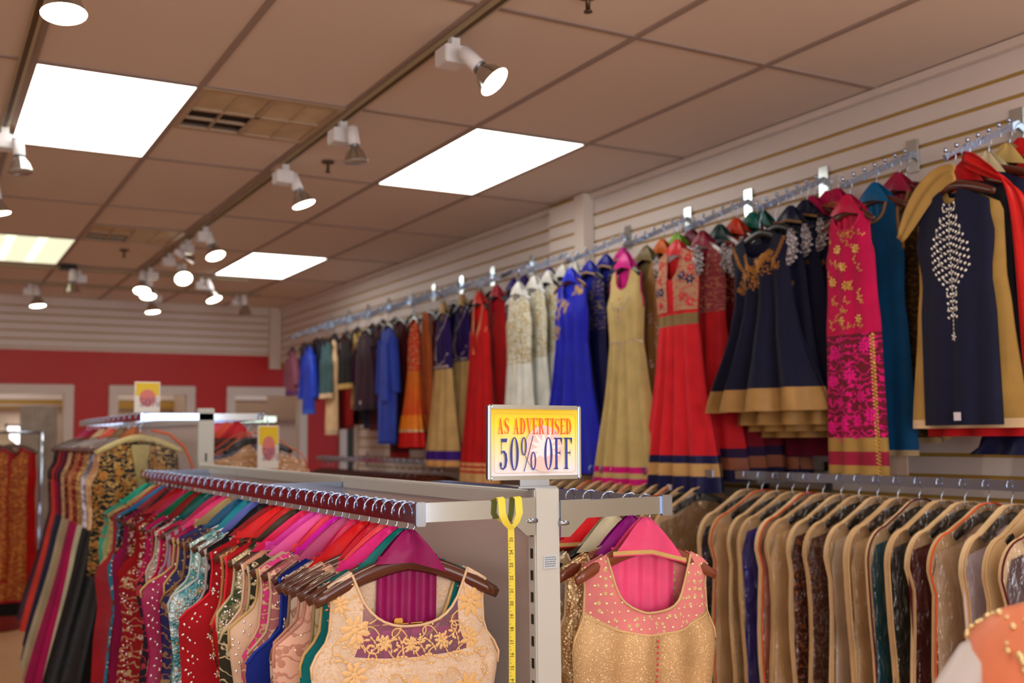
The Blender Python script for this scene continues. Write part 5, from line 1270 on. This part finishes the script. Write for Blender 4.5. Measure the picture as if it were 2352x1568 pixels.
smallsign('white framed yellow sale sign facing the rear right rack', (1.50, G2Y-.10, 1.6-.145), .095, .20, .0, .1)
tube('clamp_arm', [(0, .004, .2), (0, .03, .262), (0, .104, .262)], .004, CHROME, bpy.data.objects['sale_sign.002'], 6)
# rear left rail clothes
sp = mkspec(sh=.19, nk=.05, nd=.30, nb=.01, chest=.21, waist=.20, hem=-.62, hemw=.22, a1=.01, d1=.05, d2=.05, armz=-.2, waistz=-.36, v=1)
blkg = fab((20, 16, 12), 'brocade', (176, 140, 80), 1.2, amt=.75)
hanger('pale wooden hanger of the black and gold jacket', (.93, 5.26, R2Z), 0, .2, .07, mat('cream_plastic', (196, 180, 120), .4), 'hangers on the rear racks')
t = garment('brocade_jacket', 'black jacket covered in gold embroidery, front of the rear left rack', 'jacket', (.93, 5.26, R2Z-.128), 0, sp, [('body', 0, -.62, blkg)], 'clothes on the rear left rack', 26)
E = []
for sgn in (-1, 1):
    for q in range(60): E += flower(sgn*rnd.uniform(.03, .12) if q % 3 else sgn*rnd.uniform(.16, .2), -.02-.55*rnd.random(), .016, 6, q)
applique(t, sp, [e for e in E], mat('antique_gold', (176, 120, 58), .38, .9), 'gold_embroidery')
box('inner_shirt', -.04, .04, -.02, -.012, -.6, -.02, fab((176, 160, 100), 'silk'), t)
OP = fab((206, 96, 60), 'plain')
pts = [(.04, -.02, -.08), (.12, -.03, -.10), (.19, -.03, -.16), (.225, -.03, -.24), (.235, -.03, -.34), (.235, -.03, -.6)]
bt = empty('bag_edge', (.93, 5.22, R2Z)); tag(bt, 'clear bag with orange piped edge over the black and gold jacket', 'garment bag')
tube('orange_piping', pts, .006, OP, bt, 6)
V = []; F = []
for i, p in enumerate(pts): V += [(p[0], p[1], p[2]), (-.02, p[1]-.004, p[2])]
for i in range(len(pts)-1): F.append((2*i, 2*i+1, 2*i+3, 2*i+2))
mesh('clear_sheet', V, F, M_CLR, bt)
rear = [('tan beaded tunic with magenta edge', (176, 130, 90), 'sequin', (210, 180, 140), (24, 20, 22), 'black', -1.25), ('grey and blue sequin gown', (96, 90, 110), 'sequin', (200, 200, 214), (20, 18, 20), 'black', -1.3), ('brown gold gown over ivory skirt', (150, 110, 66), 'brocade', (206, 170, 110), (196, 190, 160), 'ivory', -1.3), ('dark red and gold tunic over magenta skirt', (120, 16, 24), 'brocade', (170, 120, 70), (170, 10, 84), 'magenta', -1.32), ('copper tunic over deep magenta skirt', (150, 90, 60), 'sequin', (190, 130, 90), (150, 8, 74), 'cerise', -1.3), ('burgundy tunic with tan belt', (96, 14, 22), 'brocade', (140, 100, 60), (160, 140, 110), 'stone', -1.25), ('cream tunic over stone skirt', (190, 160, 120), 'lace', (150, 120, 84), (170, 156, 128), 'grey beige', -1.22), ('wine and navy gown', (110, 14, 40), 'floral', (40, 40, 80), (24, 26, 60), 'navy', -1.2), ('raspberry fitted gown with dark edge', (150, 20, 60), 'plain', (40, 40, 50), (30, 26, 50), 'dark blue', -1.15), ('sheer tomato red gown', (206, 60, 50), 'plain', (160, 40, 40), (206, 60, 50), 'red', -1.1), ('purple black gown farthest on the rear rack', (50, 20, 50), 'brocade', (120, 90, 80), (60, 30, 50), 'purple', -1.05)]
for i, (desc, c, kind, c2, sk, skn, hem) in enumerate(rear):
    y = 5.42+.165*i
    rz = rnd.uniform(-.12, .1)
    hanger('dark wooden hanger of the %s' % desc, (.93, y, R2Z), rz, .2, .07, WOOD, 'hangers on the rear racks')
    sp = mkspec(sh=.185, nk=.07, nd=.08, nb=.02, chest=.2, waist=.17, hem=hem, hemw=rnd.uniform(.26, .31), skew=-.085, a0=.003, a1=.02, d1=.03, d2=.05, armz=-.18, waistz=-.42, folds=4)
    garment('long_gown', '%s on the rear left rack' % desc, 'dress', (.93, y, R2Z-.128), rz, sp, [('bodice', 0, -.42, fab(c, kind, c2)), ('skirt', -.42, hem, fab(sk, 'silk'))], 'clothes on the rear left rack', 18, trim=(fab((40, 40, 46), 'plain'), .005) if i > 6 else None)
    if i % 2 == 0: scarf('%s scarf on the hanger of the %s' % (['copper', 'bronze', 'coral', 'beige', 'ruby', 'pink'][i//2], ' '.join(desc.split()[:4])), (.93, y, R2Z), rz, fab([(170, 90, 50), (120, 90, 60), (206, 80, 60), (190, 160, 120), (150, 20, 40), (200, 60, 110)][i//2], 'silk'), .08, .07, .1, None, 0, 'scarves on the rear left rack')
# rear right rail: bagged pieces
rr_ = [('gold and pink blouse set in a clear bag with orange piping', (190, 140, 90), 'brocade', (226, 190, 160), 1), ('navy and silver lehenga in a bag with orange piping', (34, 44, 84), 'brocade', (150, 160, 190), 1), ('dark red outfit in an open bag', (130, 12, 24), 'silk', (200, 40, 50), 0), ('neon coral outfit behind the navy bag', (240, 60, 60), 'silk', (250, 100, 80), 0), ('hot pink outfit on the rear right rack', (240, 40, 90), 'silk', (250, 90, 120), 0), ('orange red outfit at the back of the right rack', (236, 70, 50), 'silk', (250, 120, 80), 0)]
for i, (desc, c, kind, c2, b_) in enumerate(rr_):
    y = 5.28+.2*i
    if b_: bag(desc, y, M_CLR, OP, fab(c, kind, c2), hw=.25, L=1.1, x=1.50, zr=R2Z-.02, rz=-.05, group='bags on the rear right rack')
    else:
        hanger('dark hanger of the %s' % desc, (1.50, y, R2Z), 0, .19, .07, WOOD, 'hangers on the rear racks')
        sp = mkspec(sh=.18, nk=.06, nd=.06, chest=.2, waist=.2, hem=-1.0, hemw=.22, a1=.015, d1=.03, d2=.03)
        garment('outfit', desc, 'clothing', (1.50, y, R2Z-.128), 0, sp, [('body', 0, -1.0, fab(c, kind, c2))], 'clothes on the rear right rack', 14)
        scarf('%s scarf over the rear right rack outfit' % ['scarlet', 'neon coral', 'neon pink', 'tangerine'][i-2], (1.50, y, R2Z), 0, fab(c2, 'silk'), .09, .09, .1, None, 0, 'scarves on the rear right rack', -.03)

# ================================================================== FAR LEFT: dress display, stool, curtain, mannequin
t = empty('floor_rack', (.6, 8.9, 0)); tag(t, 'chrome floor rack holding the red and gold dresses at the far left', 'rack')
for x in (-.55, .25): tube('post', [(x, 0, 0.02), (x, 0, 1.66)], .014, CHROME, t, 8)
tube('top_bar', [(-.55, 0, 1.66), (.25, 0, 1.66)], .012, CHROME, t, 8); box('foot', -.58, -.52, -.2, .2, 0, .03, CHROME, t); box('foot', .22, .28, -.2, .2, 0, .03, CHROME, t)
rg = fab((150, 60, 16), 'brocade', (190, 120, 50), 1, amt=.8)
for i, (x, desc, m1, m2, hem) in enumerate(((.655, 'red dress with copper gold front panel at the far left', fab((170, 10, 14), 'silk'), rg, -1.15), (.52, 'red dress with gold hem partly cut by the picture edge', fab((160, 10, 14), 'silk'), rg, -1.0))):
    sp = mkspec(sh=.17, nk=.06, nd=.08, chest=.17, waist=.16, hem=hem, hemw=.19, a1=.015, d1=.04, d2=.05, skew=0)
    hanger('dark hanger of the %s' % desc, (x, 8.9, 1.675), -.15, .17, .06, WOOD, 'hangers on the far left rack')
    g = garment('embroidered_dress', desc, 'dress', (x, 8.9-.0, 1.675-.128), -.15, sp, [('body', 0, hem, m1)], 'dresses on the far left rack', 18)
    spf = dict(sp); V, F = sheet(spf, -.04, hem+.02, -1, 10, .006, 0, -.62, .62); mesh('front_panel', V, F, m2, g)
    if i == 0: box('black_hem', -.16, .16, -.03, .03, hem-.1, hem, fab((16, 12, 12), 'plain'), g)
st_ = empty('round_stool', (.66, 10.2, 0)); tag(st_, 'dark red leather ottoman on the floor at the far left edge', 'stool')
lea = mat('red_leather', (126, 22, 26), .35, 0, (30, .3))
vs, fs = lathe_geo([(.0, .0), (.19, 0), (.2, .02), (.2, .36), (.19, .38)], 28); mesh('body', vs, fs, lea, st_)
vs, fs = lathe_geo([(.2, .375), (.215, .39), (.215, .44), (.19, .47), (.1, .485), (.0, .487)], 28); mesh('cushion', vs, fs, mat('red_leather_seat', (150, 34, 40), .35, 0, (30, .3)), st_)
ct = empty('curtain', (1.06, 11.4, 0)); tag(ct, 'grey white curtain hanging inside the left opening', 'curtain')
V = []; F = []
for k in range(2):
    for i in range(41):
        V.append((-.17+.34*i/40, .02*math.sin(i*1.4), .25 if k else 1.93))
for i in range(40): F.append((i, i+1, 41+i+1, 41+i))
mesh('cloth', V, F, fab((202, 196, 186), 'plain'), ct); tube('rod', [(-.75, 0, 1.94), (.2, 0, 1.94)], .01, WHITE, ct, 8)
# linen dress form beyond the left opening
mf = empty('dress_form', (.80, 12.2, 0)); tag(mf, 'beige dress form torso seen through the left opening', 'mannequin')
vs, fs = lathe_geo([(.12, .95), (.16, 1.0), (.13, 1.2), (.16, 1.42), (.17, 1.5), (.10, 1.58), (.055, 1.62), (.05, 1.7), (.0, 1.71)], 20)
mesh('torso', [(a*1.1, b*.75, c) for a, b, c in vs], fs, mat('linen', (196, 180, 150), .8), mf); tube('pole', [(0, 0, .03), (0, 0, .97)], .018, STEEL, mf, 8); vs, fs = lathe_geo([(0, 0), (.16, 0), (.16, .02), (.02, .04)], 20); mesh('base', vs, fs, STEEL, mf)
# tube light glimpsed in the corner room
ft = empty('tube_light', (3.35, 12.3, 1.6+.215)); tag(ft, 'greenish white fluorescent tube glimpsed through the corner opening', 'light')
box('tube', -.32, .35, -.02, .02, -.03, .03, mat('far_tube', (225, 250, 225), .4, 0, None, 1.6), ft); box('housing', -.34, .37, -.03, .03, .03, .05, WHITE, ft); box('housing', -.34, .37, -.03, .03, -.07, -.03, STEEL, ft)
for sx in (-.3, .33): box('wall_arm', sx-.01, sx+.01, .0, .55, .0, .03, WHITE, ft)
# near mannequin at the lower right
mn = empty('mannequin', (1.225, .705, 0), math.radians(-59.5)); tag(mn, 'white mannequin in an orange gold trimmed garment at the lower right corner', 'mannequin')
mw = mat('mannequin_white', (216, 208, 206), .35)
def ell(c, r_, seg=24, ring_=14):
    bm = bmesh.new(); bmesh.ops.create_uvsphere(bm, u_segments=seg, v_segments=ring_, radius=1)
    V = [(v.co.x*r_[0]+c[0], v.co.y*r_[1]+c[1], v.co.z*r_[2]+c[2]) for v in bm.verts]; F = [tuple(v.index for v in q.verts) for q in bm.faces]; bm.free(); return V, F
def loft(secs, n=24):
    V = []; F = []
    for (cx, cy, cz, rx, ry_) in secs:
        for k in range(n): a = 2*PI*k/n; V.append((cx+rx*math.cos(a), cy+ry_*math.sin(a), cz))
    for i in range(len(secs)-1):
        for k in range(n): k2 = (k+1) % n; F.append((i*n+k, i*n+k2, (i+1)*n+k2, (i+1)*n+k))
    F.append(tuple(range(n))[::-1]); F.append(tuple((len(secs)-1)*n+k for k in range(n)))
    return V, F
MZ = 1.352
V, F = join_geo([loft([(0,0,.78,.15,.10),(0,0,.9,.165,.115),(0,0,1.02,.115,.085),(0,0,1.15,.14,.10),(0,0,MZ-.05,.165,.10),(0,0,MZ+.01,.155,.075),(0,0,MZ+.045,.09,.055),(0,0,MZ+.07,.05,.05),(0,0,MZ+.15,.045,.045)]),
                 tube_geo([(-.13,0,MZ-.02),(-.175,0,MZ-.045),(-.228,-.01,MZ-.12),(-.268,-.01,MZ-.25),(-.24,-.04,MZ-.36),(-.14,-.07,MZ-.42)], [.05,.05,.045,.038,.03,.02], 12),
                 tube_geo([(.14,0,MZ-.01),(.19,0,MZ-.05),(.21,0,MZ-.2),(.22,0,MZ-.42)], [.05,.05,.04,.025], 12), ell((0, 0, MZ+.27), (.075, .09, .12))])
mesh('body', V, F, mw, mn)
og = fab((240, 142, 104), 'silk')
V, F = loft([(0,0,.3,.24,.2),(0,0,.7,.19,.14),(0,0,1.02,.128,.097),(0,0,1.15,.152,.112),(0,0,MZ-.06,.203,.120),(0,0,MZ+.005,.200,.105),(0,0,MZ+.035,.165,.09),(0,0,MZ+.055,.10,.07)]); mesh('garment', V, F[:-2], og, mn)
V = []; F = []
for q in range(420):
    a = rnd.uniform(PI*.8, PI*1.7); z = MZ+.04-.22*rnd.random()
    prof = [(MZ+.055, .10, .07), (MZ+.035, .165, .09), (MZ+.005, .200, .105), (MZ-.06, .203, .120), (1.15, .152, .112), (1.02, .128, .097)]
    rx = interp([(q_[0], q_[1]) for q_ in prof], z); ry0 = interp([(q_[0], q_[2]) for q_ in prof], z)
    if math.sin((z-MZ)*55+math.sin(a*5)*1.6) < .25: continue
    p = Vector((rx*math.cos(a)*1.01, ry0*math.sin(a)*1.01, z)); s = rnd.uniform(.0025, .0055)
    v_, f_ = ell(p, (s, s, s), 8, 5); o = len(V); V += v_; F += [tuple(i+o for i in g) for g in f_]
o = mesh('gold_beads', V, F, mat('pale_gold_bead', (240, 214, 160), .22, .8), mn); o['kind'] = 'stuff'
tube('bead_cord', [(-.203*math.cos(a)*1.01, -.121*math.sin(a), MZ-.045-.02*math.sin(a*3)) for a in [k*.12-.2 for k in range(24)]], .006, GOLDM, mn, 6)
tube('stand_pole', [(0, 0, .02), (0, 0, .8)], .016, STEEL, mn, 8); vs, fs = lathe_geo([(0, 0), (.18, 0), (.18, .012), (.02, .03)], 24); mesh('stand_base', vs, fs, STEEL, mn)

# ================================================================== TRACK LIGHTING
M_TRK = mat('aged_track_enamel', (176, 160, 128), .5, 0, None, 0, .1); M_TRKD = mat('track_slot', (84, 64, 38), .6)
def track(label, a, b):
    a = Vector(a); b = Vector(b); t = empty('light_track', a); tag(t, label, 'track')
    L = (b-a).length; ang = math.atan2(b.y-a.y, b.x-a.x); t.rotation_euler = (0, 0, ang)
    box('channel', 0, L, -.018, .018, -.02, 0.0, M_TRK, t, .002); box('slot', 0.01, L-.01, -.005, .012, -.0212, -.0195, M_TRKD, t)
zt = HCL-.001
track('long ceiling track with lamps running down the middle of the shop', (1.578, .9, zt), (1.578, 5.15, zt))
track('farther stretch of the middle ceiling track', (1.60, 5.35, zt), (1.60, 9.2, zt))
track('ceiling track along the left edge of the picture', (.30, .5, zt), (.30, 6.6, zt))
track('short crosswise ceiling track before the back wall', (.3, 9.16, zt), (2.5, 9.16, zt))
track('short crosswise ceiling track nearest the back wall', (.4, 10.14, zt), (2.9, 10.14, zt))
M_LENS = mat('lit_lamp_lens', (255, 244, 214), .3, 0, None, 14.0); M_LENS0 = mat('unlit_lamp_lens', (170, 160, 150), .15, .2)
M_REFL = mat('lamp_reflector', (190, 184, 176), .15, .9)
M_BOXW = mat('lamp_white', (226, 224, 226), .4)
def lamp(label, pos, aim, lit, tx, ty, sz=1.0):
    """pos = centre of the lens; track point above at (tx, ty)"""
    t = empty('track_lamp', (tx, ty, HCL-.021)); tag(t, label, 'lamp', 'track lamps')
    P = Vector(pos)-Vector((tx, ty, HCL-.021)); d = Vector(aim).normalized()
    box('adapter', -.016, .016, -.016, .016, -.04, 0, M_BOXW, t); 
    ax = math.copysign(1, P.x) if abs(P.x) > .01 else 1
    bx = -.055*ax
    box('transformer_box', min(bx, bx+.085*ax), max(bx, bx+.085*ax), -.05, .04, -.10, -.038, M_BOXW, t, .004)
    top = P-d*.15*sz; mid = P-d*.075*sz
    tube('yoke', [(.02*ax, 0, -.07), (top+Vector((0, 0, 0))-d*.0)], .008, M_BOXW, t, 8)
    n = 20
    vs, fs = tube_geo([top-d*.005, top, mid, mid+d*.004], [.014*sz, .023*sz, .025*sz, .02*sz], n); so_ = mesh('socket', vs, fs, M_BOXW, t)
    vs, fs = tube_geo([mid+d*.002, mid+d*.012*sz, mid+d*.04*sz, P], [.016*sz, .022*sz, .040*sz, .052*sz], n); re_ = mesh('reflector', vs, fs[:-2], M_REFL, t)
    vs, fs = tube_geo([mid+d*.001, mid+d*.006*sz], [.024*sz, .024*sz], n); mesh('collar', vs, fs, STEEL, so_)
    vs, fs = tube_geo([P-d*.002, P+d*.003], [.0525*sz, .048*sz], n); mesh('lens', vs, fs, M_LENS if lit else M_LENS0, re_)
    if lit:
        l = bpy.data.lights.new('lamp_beam', 'SPOT'); l.energy = SPOT_W; l.spot_size = math.radians(85); l.spot_blend = .7; l.color = (1, .87, .70); l.shadow_soft_size = .04
        o = bpy.data.objects.new('lamp_beam', l); C.objects.link(o); o.parent = t; o.location = P+d*.012; o.rotation_euler = d.to_track_quat('-Z', 'Y').to_euler()
    return t
Zl = HCL-.22
lamp('large lit track lamp nearest the middle of the picture', (1.645, 3.03, HCL-.215), (.5, -.50, -.75), True, 1.578, 3.2, 1.08)
lamp('unlit clear track lamp beside the near air vent', (1.60, 4.19, Zl), (.1, -.05, -1), False, 1.578, 4.3)
lamp('lit track lamp at the end of the near track', (1.67, 5.10, Zl+.0), (.35, -.15, -1), True, 1.578, 5.12, 1.1)
lamp('lit track lamp left of the corner light panel', (1.65, 6.82, Zl), (.25, -.4, -1), True, 1.60, 6.9, 1.15)
lamp('lit lamp with round face on the far track', (1.68, 7.9, Zl), (.0, -.8, -.8), True, 1.60, 8.0, 1.15)
lamp('small slanted lamp between two lit lamps', (1.60, 7.3, HCL-.19), (.9, .3, -.5), False, 1.60, 7.4, .9)
lamp('lit lamp hanging where the tracks meet', (1.53, 8.7, Zl), (-.1, -.4, -1), True, 1.60, 8.75, 1.2)
lamp('lit lamp just below the one where tracks meet', (1.65, 9.1, HCL-.21), (0, -.3, -1), True, 1.66, 9.16, 1.2)
lamp('lit lamp on the crosswise track nearest the back wall', (1.88, 10.12, Zl), (.1, -.1, -1), True, 1.9, 10.14, 1.2)
lamp('lit lamp at the right of the crosswise track', (2.17, 9.0, Zl), (.3, -.3, -1), True, 2.1, 9.16, 1.2)
lamp('unlit lamp nearest the back right corner', (2.69, 9.95, Zl), (.1, .1, -1), False, 2.66, 10.14, 1.2)
lamp('unlit brass looking lamp left of the far air vent', (1.05, 9.0, Zl), (0, 0, -1), False, 1.12, 9.16, 1.2)
lamp('lit lamp at the far left before the back wall', (.90, 10.05, Zl), (.1, -.1, -1), True, .84, 10.14, 1.2)
lamp('large lit lamp cut by the top left corner', (.315, 3.03, HCL-.235), (.05, -.15, -1), True, .30, 3.15, 1.15)
lamp('half lit lamp over the left light panel', (.36, 4.95, HCL-.235), (.1, -.1, -1), False, .30, 5.05)
lamp('lit lamp cut by the left picture edge', (.345, 6.0, Zl), (.2, 0, -1), True, .30, 6.05)
bk = empty('ceiling_box', (1.02, 9.02, HCL)); tag(bk, 'small black box fixed to the ceiling left of the lamps', 'box'); box('case', -.06, .06, -.04, .04, -.045, -.001, BLACKP, bk, .004)
for n, (x, y) in enumerate(((1.775, 5.045), (1.814, 2.719), (1.298, 8.126))):
    t = empty('sprinkler_head', (x, y, HCL)); tag(t, ['sprinkler head beside the unlit clear lamp', 'sprinkler head cut by the top picture edge', 'small far sprinkler head behind the track lamps'][n], 'sprinkler', 'ceiling sprinklers')
    br = mat('bronze_fitting', (92, 74, 56), .4, .7)
    vs, fs = lathe_geo([(.0, -.002), (.034, -.003), (.03, -.008), (.008, -.012), (.008, -.05), (.014, -.052), (.014, -.056), (.0, -.057)], 16); mesh('escutcheon', vs, fs, br, t)
